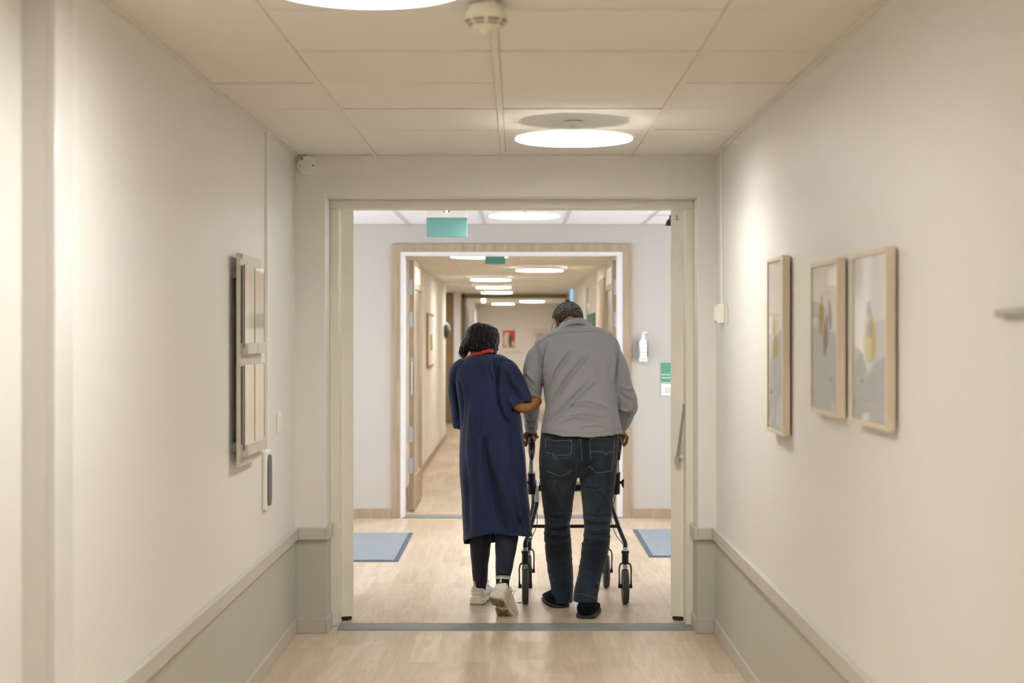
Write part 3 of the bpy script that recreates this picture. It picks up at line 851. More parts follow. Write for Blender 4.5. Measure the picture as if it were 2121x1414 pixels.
b = MB(); b.box(A.x, B.x, YV1 - 0.006, YV1, A.z, B.z); b.build('sign_board', sign_green, D)
b = MB()
z1 = W(0, 775.5, YV1).z; z2 = W(0, 782, YV1).z
b.box(A.x, B.x, YV1 - 0.007, YV1 - 0.006, z1 - 0.004, z1 + 0.004); b.box(A.x + 0.006, B.x, YV1 - 0.007, YV1 - 0.006, z2 - 0.005, z2 + 0.005); b.build('pale_stripes', mat('pale_green_ink', rgb(190, 214, 196), 0.5), D)
A = W(1369.3, 818.5, YV1); B = W(1396, 795, YV1)
D = empty('notice_sign', (A.x, YV1, A.z), 'small white notice mounted right under the green sign', 'notice')
b = MB(); b.box(A.x, B.x, YV1 - 0.008, YV1, A.z, B.z); b.build('notice_sheet', sign_white, D)
b = MB()
for k in range(4): b.box(A.x + 0.03, B.x - 0.02 - 0.01 * (k % 2), YV1 - 0.0086, YV1 - 0.008, B.z - 0.038 - 0.012 * k, B.z - 0.034 - 0.012 * k)
b.build('notice_text', ink_grey, D)

# door mats
def door_mat(x0, x1, y0, y1, label):
    D = empty('door_mat', ((x0 + x1) / 2, (y0 + y1) / 2, 0), label, 'mat', 'blue-grey door mats on the vestibule floor')
    b = MB(); b.box(x0 + 0.03, x1 - 0.03, y0 + 0.03, y1 - 0.03, 0.0, 0.009); b.build('carpet_pile', mat_blue, D, bevel=0.002)
    b = MB()
    b.box(x0, x1, y0, y0 + 0.03, 0, 0.005); b.box(x0, x1, y1 - 0.03, y1, 0, 0.005); b.box(x0, x0 + 0.03, y0 + 0.03, y1 - 0.03, 0, 0.005); b.box(x1 - 0.03, x1, y0 + 0.03, y1 - 0.03, 0, 0.005)
    b.build('rubber_edge', mat_edge, D)
door_mat(-2.0, -0.806, 10.16, 11.62, 'blue-grey door mat left of the doorway opening')
door_mat(0.905, 2.1, 10.36, 11.82, 'blue-grey door mat right of the walking frame')
# fallen scrap on the floor
p = Vector((0.01, 8.6, 0.0)); b = MB(); pts = []
for k in range(14):
    a = 2 * PI * k / 14; pts.append((0.014 * math.cos(a), 0.006 * math.sin(a)))
b.loft([[p + Vector((x, y, 0.002 + 0.06 * x * x * 20)) for x, y in pts], [p + Vector((x * 0.7, y * 0.5, 0.006)) for x, y in pts]])
b.tube([p + Vector((0.012, 0, 0.004)), p + Vector((0.022, 0.003, 0.002))], 0.001, 6)
tag(b.build('dry_leaf', mat('dry_leaf_brown', rgb(120, 104, 66), 0.7)), 'tiny dry brown leaf lying on the floor between the sneaker and a wheel', 'leaf')

# far corridor things
def far_picture(pts, label, inner, frame_m, Yn, Yf, z0, z1):
    D = empty('framed_picture', (-1.06, Yn, z0), label, 'picture')
    b = MB(); b.box(-1.06, -1.035, Yn, Yf, z0, z1); b.build('picture_frame', frame_m, D)
    b = MB(); b.box(-1.036, -1.0345, Yn + 0.03, Yf - 0.03, z0 + 0.03, z1 - 0.03); b.box(-1.0345, -1.034, Yn + 0.35, Yf - 0.4, z0 + 0.2, z1 - 0.25, 1); b.build('print', inner, D)
far_picture(None, 'tall picture in a thin brown frame on the left wall of the far corridor', [art_bg, art_o], mat('ochre_frame', rgb(172, 138, 84), 0.5), 17.5, 18.7, 1.14, 1.78)
p = W(922, 686, 21.7)
D = empty('mounted_dispenser', (-1.06, 21.7, p.z), 'rounded dark grey dispenser sticking out from the left wall of the far corridor', 'dispenser')
b = MB(); b.ell((-1.06 + 0.035, 21.75, p.z), (0.05, 0.10, 0.105)); b.build('body', mat('charcoal_plastic', rgb(72, 78, 80), 0.5), D, smooth=True)
b = MB(); b.ell((-1.055, 21.95, p.z + 0.02), (0.075, 0.05, 0.12)); b.build('back_plate', mat('pale_pink_plate', rgb(200, 178, 168), 0.6), D, smooth=True)
A = W(1033, 729, 35.95); B = W(1076, 676, 35.95)
D = empty('framed_picture', ((A.x + B.x) / 2, 36.0, A.z), 'white framed red and pale picture on the end wall', 'picture')
b = MB(); b.box(A.x, B.x, 35.96, 36.0, A.z, B.z); b.build('picture_frame', mat('white_picture_frame', rgb(232, 222, 212), 0.5), D)
b = MB()
a2 = W(1041, 720, 35.95); b2 = W(1067, 683.5, 35.95)
b.box(a2.x, b2.x, 35.955, 35.96, a2.z, b2.z, 0)
MX = Matrix(((1, 0, 0, 0), (0, 0, 1, 0), (0, 1, 0, 0), (0, 0, 0, 1)))
def ep(cx, cy, w, h): 
    c0 = W(cx, cy, 35.95); return [(c0.x + w * math.cos(2 * PI * k / 16), c0.z + h * math.sin(2 * PI * k / 16)) for k in range(16)]
b.prism(ep(1050, 704, 0.085, 0.19), 35.945, 35.955, 1, M=MX); b.prism(ep(1057, 705, 0.045, 0.15), 35.943, 35.945, 2, M=MX); b.box(a2.x, b2.x, 35.95, 35.955, a2.z, a2.z + 0.06, 3); b.prism(ep(1063, 712, 0.04, 0.06), 35.942, 35.945, 1, M=MX)
b.build('print', [mat('print_red', rgb(206, 78, 44), 0.6), mat('print_cream', rgb(214, 200, 178), 0.6), mat('print_dark', rgb(78, 84, 70), 0.6), mat('print_moss', rgb(150, 140, 98), 0.6)], D)
A = W(1103, 725, 35.95); B = W(1146, 681, 35.95)
D = empty('framed_picture', ((A.x + B.x) / 2, 36.0, A.z), 'pale framed picture on the end wall, half hidden behind the man', 'picture')
b = MB(); b.box(A.x, B.x, 35.97, 36.0, A.z, B.z); b.build('picture_frame', mat('cream_picture_frame', rgb(224, 212, 196), 0.5), D)
b = MB(); a2 = W(1111, 715, 35.95); b2 = W(1138, 690, 35.95); b.box(a2.x, b2.x, 35.965, 35.97, a2.z, b2.z); b.build('print', mat('print_tan', rgb(196, 170, 146), 0.6), D)
D = empty('mounted_board', (0.89, 18.2, 1.58), 'dark green board on the right wall of the far corridor behind the man', 'board')
b = MB(); q0 = HC + (CY - 680) * 18.4 / F; q1 = HC + (CY - 650) * 18.4 / F
b.box(0.872, 0.89, 17.2, 19.45 - 0.55, q0, q1); b.build('board_panel', sign_dark_green, D, bevel=0.03)
D = empty('pale_oval', (0.89, 19.9, 1.88), 'small pale oval on the wall above the green board', 'lamp')
b = MB(); c = W(1220, 633, 18.5); b.ell((0.875, 18.6, c.z), (0.02, 0.03, 0.03)); b.build('oval_body', mat('pale_wall_oval', rgb(240, 226, 206), 0.5, emit=(1, .9, .75, 1), estr=0.15), D, smooth=True)  # pale ellipsoid with slight emission, set on the right wall
# ================================================================ PEOPLE
skin_man = mat('brown_skin', rgb(168, 124, 92), 0.5, col2=rgb(150, 104, 74), nscale=25, bump=0.2, bscale=300)
skin_woman = mat('tan_skin', rgb(156, 106, 70), 0.48, col2=rgb(142, 92, 58), nscale=20, bump=0.15, bscale=300)
shirt_m = mat('grey_melange_jersey', rgb(164, 166, 169), 0.9, col2=rgb(140, 142, 146), nscale=420, stretch=(1, 1, 0.6), detail=3, bump=0.5, bscale=500, sheen=0.2, contrast=(0.25, 0.75), spec=0.2)
seam_m = mat('dark_grey_seam', rgb(112, 110, 110), 0.9)
denim = mat('dark_blue_denim', rgb(27, 35, 45), 0.85, col2=rgb(50, 62, 77), nscale=7, stretch=(1, 1, 0.5), detail=8, bump=0.5, bscale=700, sheen=0.15, contrast=(0.38, 0.75), spec=0.2)
stitch_m = mat('tan_denim_stitching', rgb(140, 132, 108), 0.8)
stitch_dark = mat('faded_denim_edge', rgb(66, 78, 90), 0.85)
rivet_m = mat('copper_rivet', rgb(186, 138, 62), 0.35, metal=0.9)
slip_m = mat('navy_felt_slipper', rgb(13, 16, 26), 0.95, bump=0.4, bscale=300, spec=0.2)
slip_sole = mat('dark_slipper_sole', rgb(44, 46, 54), 0.7)
slip_welt = mat('grey_slipper_welt', rgb(74, 76, 82), 0.8)
navy = mat('navy_work_dress_cloth', rgb(32, 48, 84), 0.75, col2=rgb(27, 40, 72), nscale=4, bump=0.25, bscale=600, spec=0.3, sheen=0.1)
legging = mat('navy_leggings', rgb(26, 31, 50), 0.8, bump=0.3, bscale=600)
sock_b = mat('black_sock', rgb(10, 11, 14), 0.85)
sock_w = mat('white_sock_band', rgb(208, 208, 202), 0.8)
shoe_w = mat('white_sneaker_leather', rgb(226, 222, 212), 0.45, bump=0.15, bscale=120)
shoe_sole = mat('white_rubber_sole', rgb(214, 208, 194), 0.6)
shoe_tread = mat('worn_tread_rubber', rgb(176, 160, 126), 0.75, col2=rgb(120, 104, 78), nscale=40)
lanyard_m = mat('red_lanyard', rgb(206, 34, 26), 0.6, bump=0.3, bscale=400)
eye_w = mat('eye_white', rgb(230, 226, 220), 0.2)
eye_d = mat('eye_iris', rgb(40, 26, 18), 0.15)
lip_m = mat('lip', rgb(126, 76, 62), 0.45)

def hair_mat(name, c1, c2, rough, scale=60, spec=0.5, lo=0.35, hi=0.65, zgrad=None):
    m = mat(name, c1, rough, col2=c2, nscale=scale, detail=3, bump=0.6, bscale=scale * 4, contrast=(lo, hi), spec=spec)
    return m
hair_black = mat('black_wavy_hair', rgb(8, 7, 7), 0.46, spec=0.32)
hair_grey = mat('grizzled_grey_hair', rgb(66, 62, 58), 0.8, col2=rgb(166, 160, 154), nscale=280, detail=2, bump=0.5, bscale=420, contrast=(0.42, 0.62))
hair_dark = mat('dark_grizzled_hair', rgb(34, 30, 27), 0.8, col2=rgb(104, 98, 90), nscale=280, detail=2, bump=0.5, bscale=420, contrast=(0.44, 0.68))
beard_m = mat('grey_beard', rgb(150, 148, 146), 0.85, col2=rgb(120, 118, 116), nscale=150)

def head_matrix(c, yaw, pitch, roll):
    """yaw + turns the face to the left of the picture, pitch + bows, roll + tilts the crown to the right"""
    return Matrix.Translation(c) @ Matrix.Rotation(math.radians(yaw), 4, 'Z') @ Matrix.Rotation(math.radians(-pitch), 4, 'X') @ Matrix.Rotation(math.radians(roll), 4, 'Y')

def add_head(b, M, s=1.0, female=False):
    S = M @ Matrix.Scale(s, 4)
    def e(c, r, R=None): b.ell(c, r, 28, 18, 0, M=S, R=R)
    e((0, -0.008, 0.035), (0.076, 0.096, 0.088))            # cranium
    e((0, -0.030, 0.015), (0.070, 0.074, 0.072))            # occiput
    e((0, 0.040, -0.005), (0.064, 0.054, 0.080))            # face
    e((0, 0.038, -0.060), (0.052 if female else 0.057, 0.054, 0.052))   # jaw
    e((0, 0.074, -0.096), (0.022, 0.018, 0.016))            # chin
    e((0, 0.086, 0.022), (0.050, 0.012, 0.012))             # brow
    b.tube([(0, 0.088, 0.012), (0, 0.100, -0.012), (0, 0.112, -0.032), (0, 0.102, -0.042)], [(0.008, 0.007), (0.010, 0.010), (0.014, 0.012), (0.010, 0.008)], 12, M=S, roundcap=True, ref=(1, 0, 0))
    for sx in (-1, 1):
        e((sx * 0.012, 0.098, -0.038), (0.008, 0.010, 0.007))
        e((sx * 0.040, 0.068, -0.028), (0.020, 0.020, 0.016))   # cheek
        e((sx * 0.030, 0.080, 0.008), (0.014, 0.010, 0.009))    # eyelid mass
        # ear: plate, rim, lobe
        R = Matrix.Rotation(sx * 0.35, 3, 'Z')
        e((sx * 0.079, -0.010, -0.008), (0.006, 0.019, 0.029), R)
        rim = [Vector((sx * 0.082, 0.004, -0.006)), Vector((sx * 0.086, 0.002, 0.016)), Vector((sx * 0.092, -0.012, 0.026)), Vector((sx * 0.096, -0.026, 0.016)), Vector((sx * 0.094, -0.028, -0.004)), Vector((sx * 0.086, -0.018, -0.024)), Vector((sx * 0.080, -0.006, -0.034))]
        b.tube(rim, [0.004, 0.005, 0.0055, 0.0055, 0.005, 0.006, 0.006], 8, M=S, res=3, roundcap=True)
    e((0, 0.090, -0.064), (0.024, 0.010, 0.006)); e((0, 0.088, -0.074), (0.020, 0.010, 0.006))

def eyes_and_lips(parent, M, s=1.0):
    S = M @ Matrix.Scale(s, 4)
    for sx in (-1, 1):
        b = MB(); b.ell((sx * 0.030, 0.0805, 0.001), (0.0115, 0.0115, 0.0085), 16, 10, 0, M=S); b.ell((sx * 0.030, 0.0890, -0.002), (0.0048, 0.0035, 0.0048), 12, 8, 1, M=S)
        eo = b.build('eye', [eye_w, eye_d], parent, smooth=True)
        b = MB(); b.ell((sx * 0.030, 0.0808, 0.0052), (0.0138, 0.0130, 0.0078), 16, 10, 0, M=S); b.ell((sx * 0.030, 0.0800, -0.0072), (0.0130, 0.0120, 0.0048), 16, 10, 0, M=S)
        b.build('eyelid', parent.data.materials[0], eo, smooth=True)
        b = MB(); b.tube([(sx * 0.014, 0.094, 0.019), (sx * 0.030, 0.094, 0.024), (sx * 0.045, 0.085, 0.019)], [0.002, 0.0028, 0.0015], 8, M=S, res=3); b.build('eyebrow', hair_dark, parent, smooth=True)
    b = MB(); b.ell((0, 0.0975, -0.0655), (0.021, 0.005, 0.004), M=S); b.ell((0, 0.0955, -0.073), (0.017, 0.005, 0.004), M=S); b.build('lips', lip_m, parent, smooth=True)

def add_hand(b, wrist, x, n, curl, thumb_side, s=1.0, thumb_curl=0.5, spread=0.06, mi=0):
    """x: wrist to knuckles, n: out of the back of the hand, thumb_side +1/-1 along y = n x x"""
    x = Vector(x).normalized(); n = Vector(n); n = (n - x * n.dot(x)).normalized(); y = n.cross(x).normalized() * thumb_side
    w = Vector(wrist)
    def L(a, c, d): return w + (x * a + y * c + n * d) * s
    b.tube([L(-0.01, 0, 0), L(0.02, 0.002, 0), L(0.05, 0.003, 0.001), L(0.082, 0.001, 0.002)], [(0.024 * s, 0.017 * s), (0.031 * s, 0.016 * s), (0.038 * s, 0.015 * s), (0.040 * s, 0.012 * s)], 20, mi, ref=tuple(n), roundcap=True, res=2)
    for k, (off, ln, r) in enumerate(((0.030, 0.073, 0.0088), (0.010, 0.080, 0.0090), (-0.010, 0.074, 0.0086), (-0.029, 0.058, 0.0078))):
        p = L(0.074 - 0.004 * k, off, 0.0); a = curl[0]; pts = [p]; rr = [r * s * 1.05]
        sp = (1.5 - k) * spread
        for q, frac in enumerate((0.48, 0.30, 0.22)):
            d = x * math.cos(a) - n * math.sin(a) + y * sp * 0.6
            p = p + d.normalized() * ln * frac * s; pts.append(p); rr.append(r * s * (1.0, 0.92, 0.78)[q]); a += curl[min(q + 1, 2)]
        b.tube(pts, rr, 12, mi, ref=tuple(y), roundcap=True)
        b.ell(pts[1], (rr[1] * 1.06,) * 3, 10, 8, mi)
    p = L(0.018, 0.024, -0.004); pts = [p]; rr = [0.013 * s]
    dirs = [(0.62, 0.70, -0.25), (0.80, 0.30 - thumb_curl * 0.3, -0.30 - thumb_curl * 0.3), (0.85, -0.1 - thumb_curl * 0.4, -0.35 - thumb_curl * 0.3)]
    for (a, c, d), ln, r in zip(dirs, (0.040, 0.034, 0.026), (0.0112, 0.0102, 0.0085)):
        v = (x * a + y * c + n * d).normalized(); p = p + v * ln * s; pts.append(p); rr.append(r * s)
    b.tube(pts, rr, 12, mi, ref=tuple(n), roundcap=True)

def shoe_rings(secs, M, n=28, pw=0.75):
    """secs: (y, xoff, halfwidth, zbottom, ztop)"""
    rings = []
    for y, xo, a, z0, z1 in secs:
        r = []
        for k in range(n):
            an = 2 * PI * k / n
            c, sn = math.cos(an), math.sin(an)
            c = math.copysign(abs(c) ** pw, c); q = math.copysign(abs(sn) ** pw, sn)
            wz = 1.0 if q < 0 else 1.0 - 0.28 * max(q, 0) ** 2
            r.append(M @ Vector((xo + a * c * wz, y, (z0 + z1) / 2 + (z1 - z0) / 2 * q)))
        rings.append(r)
    return rings
def interp(secs, k=4):
    out = []
    for i in range(len(secs) - 1):
        s0, s1, s2, s3 = secs[max(i - 1, 0)], secs[i], secs[i + 1], secs[min(i + 2, len(secs) - 1)]
        for j in range(k):
            t = j / k
            out.append(tuple(0.5 * (2 * b1 + (c1 - a1) * t + (2 * a1 - 5 * b1 + 4 * c1 - d1) * t * t + (3 * b1 - a1 - 3 * c1 + d1) * t ** 3) for a1, b1, c1, d1 in zip(s0, s1, s2, s3)))
    out.append(secs[-1]); return out

def strip_bottom(me, test):
    """open a garment at its hem or cuffs"""
    bm = bmesh.new(); bm.from_mesh(me); bm.faces.ensure_lookup_table(); bm.normal_update()
    kill = [f for f in bm.faces if test(f.calc_center_median(), f.normal)]
    bmesh.ops.delete(bm, geom=kill, context='FACES')
    # even out the cut edge
    for _ in range(14):
        upd = []
        for v in bm.verts:
            nb = [e.other_vert(v).co for e in v.link_edges if e.is_boundary]
            if len(nb) >= 2: upd.append((v, v.co * .4 + (nb[0] + nb[1]) * .3))
        for v, c in upd: v.co = c
    bm.to_mesh(me); bm.free()

def line_part(name, bvh, lines, r, m, parent, lift=0.0006, dash=None):
    out = MB()
    for pts in lines:
        q = on_surface(bvh, pts, 1.5, lift)
        if len(q) < 2: continue
        # drop jumps across silhouettes
        seg = [q[0]]
        for a, c in zip(q[:-1], q[1:]):
            if (a - c).length > 0.03:
                if len(seg) > 1: out.tube(seg, r, 5)
                seg = []
            seg.append(c)
        if len(seg) > 1: out.tube(seg, r, 5)
    return out.build(name, m, parent)

# ---------------------------------------------------------------- MAN
man_rows = [(884, 1131, 1278, 8.33, .115), (850, 1138, 1272, 8.34, .11), (800, 1138, 1270, 8.37, .115), (760, 1132, 1270, 8.40, .115), (725, 1134, 1262, 8.43, .10), (708, 1138, 1256, 8.45, .08), (696, 1158, 1232, 8.47, .055)]
HM = head_matrix(W(1177, 672, 8.60), 26, 32, 4)
GL = Vector((0.083, 8.66, 0.940)); GR = Vector((0.574, 8.66, 0.940))       # grips of the walking frame
b = MB()
b.loft(ring_rows(densify(man_rows, 3), 36, 0.9))
b.tube([W(1192, 700, 8.44), W(1187, 684, 8.50), HM @ Vector((0, -0.02, -0.04))], [(.072, .066), (.060, .060), (.058, .058)], 24, ref=(0, 1, 0), roundcap=True, res=3)
add_head(b, HM, 1.0)
# arms
SL, EL, WL = W(1124, 745, 8.405), W(1100, 832, 8.405), GL + Vector((-0.004, -0.055, 0.052))
SR, ER, WR = W(1264, 745, 8.405), W(1300, 838, 8.39), GR + Vector((0.006, -0.055, 0.052))
for (S0, E0, W0) in ((SL, EL, WL), (SR, ER, WR)):
    b.tube([S0, S0.lerp(E0, .5), E0, E0.lerp(W0, .35), E0.lerp(W0, .75), W0], [.038, .036, .032, .030, .027, .024], 18, ref=(1, 0.2, 0.1), res=3, roundcap=True)
add_hand(b, WL, (-0.05, 0.80, -0.42), (-0.35, 0.45, 0.85), (1.15, 1.35, 0.9), 1, 1.04, 0.9, 0.0)
add_hand(b, WR, (0.05, 0.80, -0.42), (0.35, 0.45, 0.85), (1.15, 1.35, 0.9), -1, 1.04, 0.9, 0.0)
# hips and legs
b.loft(ring_rows(densify([(880, 1131, 1278, 8.33, .11), (930, 1130, 1268, 8.32, .10), (960, 1132, 1264, 8.32, .09), (974, 1145, 1252, 8.32, .06)], 3), 32, 0.95))
b.tube([W(1162, 940, 8.34), W(1156, 1010, 8.35), W(1156, 1100, 8.38), W(1160, 1180, 8.46), W(1164, 1215, 8.50)], [.08, .075, .055, .045, .028], 20, res=4)
b.tube([W(1236, 940, 8.33), W(1239, 1010, 8.31), W(1236, 1100, 8.28), W(1226, 1180, 8.23), W(1216, 1222, 8.21)], [.08, .075, .055, .045, .028], 20, res=4)
ML = Matrix.Translation((W(1163, 1257, 8.44).x, 8.45, 0)) @ Matrix.Rotation(math.radians(15), 4, 'Z')
MR = Matrix.Translation((W(1213, 1279, 8.13).x, 8.13, 0)) @ Matrix.Rotation(math.radians(-9), 4, 'Z')
for M in (ML, MR):
    b.loft(shoe_rings(interp([(0.03, 0, .018, .026, .07), (0.06, 0, .022, .026, .09), (0.09, 0, .024, .026, .08), (0.14, .002, .034, .022, .08), (0.20, .004, .036, .022, .06), (0.245, .004, .026, .024, .045)], 3), M, 20))
me = remeshed(b, 'person', 0.0048, 5, 0.5)
man = finish(me, 'person', skin_man, None, smooth=True)
tag(man, 'person in a grey shirt and dark jeans, head bowed, pushing the walking frame', 'person')
eyes_and_lips(man, HM)

# shirt
rows = [(899, 1120, 1289, 8.31, .168), (885, 1122, 1286, 8.31, .162), (868, 1125, 1283, 8.32, .158), (840, 1130, 1279, 8.33, .150), (810, 1127, 1278, 8.355, .150), (780, 1121, 1279, 8.375, .152), (755, 1114, 1281, 8.39, .150), (735, 1110, 1284, 8.405, .144), (718, 1107, 1284, 8.42, .134),
        (706, 1109, 1279, 8.43, .120), (698, 1118, 1275, 8.44, .108), (692, 1128, 1269, 8.445, .098), (686, 1141, 1259, 8.455, .086), (680, 1152, 1245, 8.465, .076), (675, 1159, 1228, 8.475, .068), (667, 1163, 1221, 8.482, .062)]
b = MB()
sr = ring_rows(densify(rows, 4), 56, 0.86)
cxh = sum(p.x for p in sr[0]) / 56
for ri in range(4):
    for p in sr[ri]:
        if p.y < 8.31: p.z += (0.012 - 0.022 * max(0, 1 - ((p.x - cxh) / 0.215) ** 2) + 0.004 * math.sin(p.x * 45)) * (1 - ri / 4)
b.loft(sr)
for sgn, (S0, E0, W0) in ((-1, (SL, EL, WL)), (1, (SR, ER, WR))):
    if sgn < 0: path = [W(1134, 724, 8.42), W(1116, 736, 8.41), W(1108, 760, 8.40), W(1102, 800, 8.40), E0 + Vector((0, -0.01, 0.0)), E0.lerp(W0, .35), E0.lerp(W0, .7), E0.lerp(W0, .93)]; rr = [.050, .060, .062, .058, (.048, .052), (.040, .046), .037, .034]
    else: path = [W(1254, 722, 8.42), W(1266, 736, 8.41), W(1277, 760, 8.40), W(1289, 802, 8.39), E0 + Vector((0, -0.01, 0)), E0.lerp(W0, .35) + Vector((.002, 0, 0)), E0.lerp(W0, .7) + Vector((.006, 0, 0)), E0.lerp(W0, .93) + Vector((.004, 0, 0))]; rr = [.050, .060, .061, .058, (.054, .057), (.050, .053), .045, .038]
    b.tube(path, rr, 24, ref=(1, 0.2, 0.1), res=5)
me = remeshed(b, 'shirt', 0.0048, 16, 0.5)
hemz = HC - (897 - CY) * 8.3 / F
WLd = (WL - EL).normalized(); WRd = (WR - ER).normalized()
WLe, WRe = EL.lerp(WL, .93), ER.lerp(WR, .93)
def tst(c, n):
    if n.z < -0.75 and c.z < hemz + 0.02 and abs(c.x - 0.33) < 0.24 and c.y < 8.5: return True
    for e_, d_ in ((WLe, WLd), (WRe, WRd)):
        if (c - e_).length < 0.05 and n.dot(d_) > 0.7: return True
    if n.z > 0.8 and c.z > HC - (672 - CY) * 8.48 / F and (c - W(1191, 667, 8.48)).length < 0.058: return True
    return False
strip_bottom(me, tst)
crumple(me, 0.0045, 7.5, (1.0, 0.8, 1.0), 3.1)
crumple(me, 0.0022, 22, (1.0, 1.0, 0.7), 9.7)
R = 0.019
folds(me, [
    ([(1187, 727), (1172, 747), (1158, 767), (1147, 795), (1130, 828)], 2.6, R), ([(1181, 727), (1163, 750), (1151, 768), (1141, 795), (1127, 822)], 3.2, -R * .8),
    ([(1217, 738), (1200, 757), (1184, 776), (1160, 815), (1132, 866)], 2.8, R), ([(1211, 738), (1193, 758), (1177, 778), (1153, 815), (1130, 852)], 3.2, -R * .8),
    ([(1230, 790), (1195, 824), (1165, 856), (1128, 888)], 3.0, R * .8), ([(1224, 788), (1188, 821), (1160, 850), (1128, 878)], 3.6, -R * .7),
    ([(1139, 706), (1131, 733), (1128, 760)], 2.2, R * .7), ([(1134, 706), (1126, 735), (1123, 760)], 2.2, -R * .8),
    ([(1127, 733), (1120, 765), (1124, 795), (1124, 812)], 2.6, -R * 1.4),
    ([(1275, 712), (1281, 745), (1277, 780), (1275, 830), (1279, 850)], 2.2, -R * 1.3), ([(1268, 715), (1272, 745), (1269, 790)], 3.0, R * .6),
    ([(1262, 868), (1266, 885), (1267, 903)], 2.0, R * .6),
    ([(1185, 834), (1215, 830), (1245, 838), (1268, 850)], 2.6, R * .7), ([(1175, 845), (1205, 840), (1240, 848)], 2.6, -R * .6), ([(1170, 862), (1205, 855), (1250, 862)], 2.8, R * .6),
    ([(1150, 880), (1190, 868), (1235, 874)], 2.6, -R * .5), ([(1200, 884), (1230, 880), (1255, 884)], 2.2, R * .5),
    ([(1283, 812), (1300, 826), (1315, 828)], 2.4, -R), ([(1285, 800), (1300, 806), (1313, 806)], 3.0, R * .7), ([(1284, 845), (1297, 850), (1309, 846)], 2.4, R * .8), ([(1286, 856), (1296, 862), (1305, 858)], 2.0, -R * .8), ([(1290, 868), (1297, 873), (1303, 869)], 2.0, R * .7),
    ([(1090, 770), (1108, 792), (1118, 806)], 3.0, R * .7), ([(1093, 800), (1108, 812), (1118, 818)], 2.4, -R * .7),
    ([(1090, 855), (1100, 862), (1106, 858)], 2.0, R * .7), ([(1089, 868), (1098, 876), (1107, 872)], 2.0, -R * .7), ([(1093, 884), (1100, 888), (1108, 884)], 1.8, R * .6)])
sh = finish(me, 'shirt', shirt_m, man, smooth=True)
md = sh.modifiers.new('cloth', 'SOLIDIFY'); md.thickness = 0.0025; md.offset = -1
bv = bvh_of(me)
line_part('yoke_seam', bv, [[(1111, 714), (1122, 705), (1136, 697), (1153, 691), (1174, 688), (1200, 687), (1219, 686), (1240, 687), (1255, 691), (1267, 697), (1277, 704)]], 0.0013, seam_m, sh, 0.0)
line_part('armhole_seam', bv, [[(1112, 714), (1119, 724), (1123, 738), (1124, 760), (1122, 790)]], 0.0010, seam_m, sh, 0.0)
line_part('armhole_seam', bv, [[(1277, 704), (1280, 720), (1280, 745), (1277, 775), (1275, 810)]], 0.0010, seam_m, sh, 0.0)
line_part('hem_stitch', bv, [[(1124, 888), (1150, 892), (1180, 895), (1215, 897), (1240, 895), (1262, 891), (1284, 888)]], 0.0007, seam_m, sh, 0.0)
# collar: stand and folded leaf round the neck
def collar(rows_, name, n=40):
    rings = []
    for (cx, cy, Y, a, d, tilt, roll) in rows_:
        c = W(cx, cy, Y); r = []
        for k in range(n + 1):
            an = -PI / 2 - 2.35 + 4.7 * k / n
            x, y = a * math.cos(an), d * math.sin(an)
            r.append(c + Vector((x, y, -y * tilt - 2.8 * x * x + x * (roll + .08) + .006)))
        rings.append(r)
    bb = MB(); bb.loft(rings, cap=False, closed=False); o = bb.build(name, shirt_m, sh, smooth=True)
    m_ = o.modifiers.new('cloth', 'SOLIDIFY'); m_.thickness = 0.003; m_.offset = 0
    m2 = o.modifiers.new('soft', 'SUBSURF'); m2.levels = 1; m2.render_levels = 1
    return o
collar([(1189, 680, 8.475, .080, .076, .25, .05), (1190, 676, 8.48, .077, .073, .25, .05), (1190.5, 669, 8.485, .072, .069, .25, .05), (1191, 666.5, 8.488, .070, .067, .25, .05), (1190.5, 668, 8.487, .074, .071, .25, .05), (1190, 674, 8.48, .082, .078, .25, .05), (1189, 680.5, 8.475, .087, .082, .25, .05)], 'collar')
# cuffs with a dark stud
for e_, w_, sx in ((EL, WL, -1), (ER, WR, 1)):
    d_ = (w_ - e_).normalized(); c0 = e_.lerp(w_, .80); c1 = e_.lerp(w_, .965)
    bb = MB(); rings = []
    ref = Vector((1, .2, .1)); sd = d_.cross(ref).normalized(); up = sd.cross(d_).normalized()
    kf = .9 if sx < 0 else 1
    for p, r in ((c0, .0415 * kf), (c0.lerp(c1, .05), .044 * kf), (c0.lerp(c1, .95), .0415 * kf), (c1, .0385 * kf), (c1 - d_ * .01, .034)):
        rings.append([p + sd * r * math.cos(2 * PI * k / 28) + up * r * math.sin(2 * PI * k / 28) for k in range(28)])
    bb.loft(rings, cap=False); bb.build('cuff', shirt_m, sh, smooth='auto')
    q = c0.lerp(c1, .5) + Vector((sx * .034 if sx > 0 else .030, -.032, 0.0))
    bb = MB(); bb.ell(q, (.005, .004, .005), 12, 8); bb.build('stud', mat('pearl_stud', rgb(200, 200, 200), .3, metal=.4), sh, smooth=True)

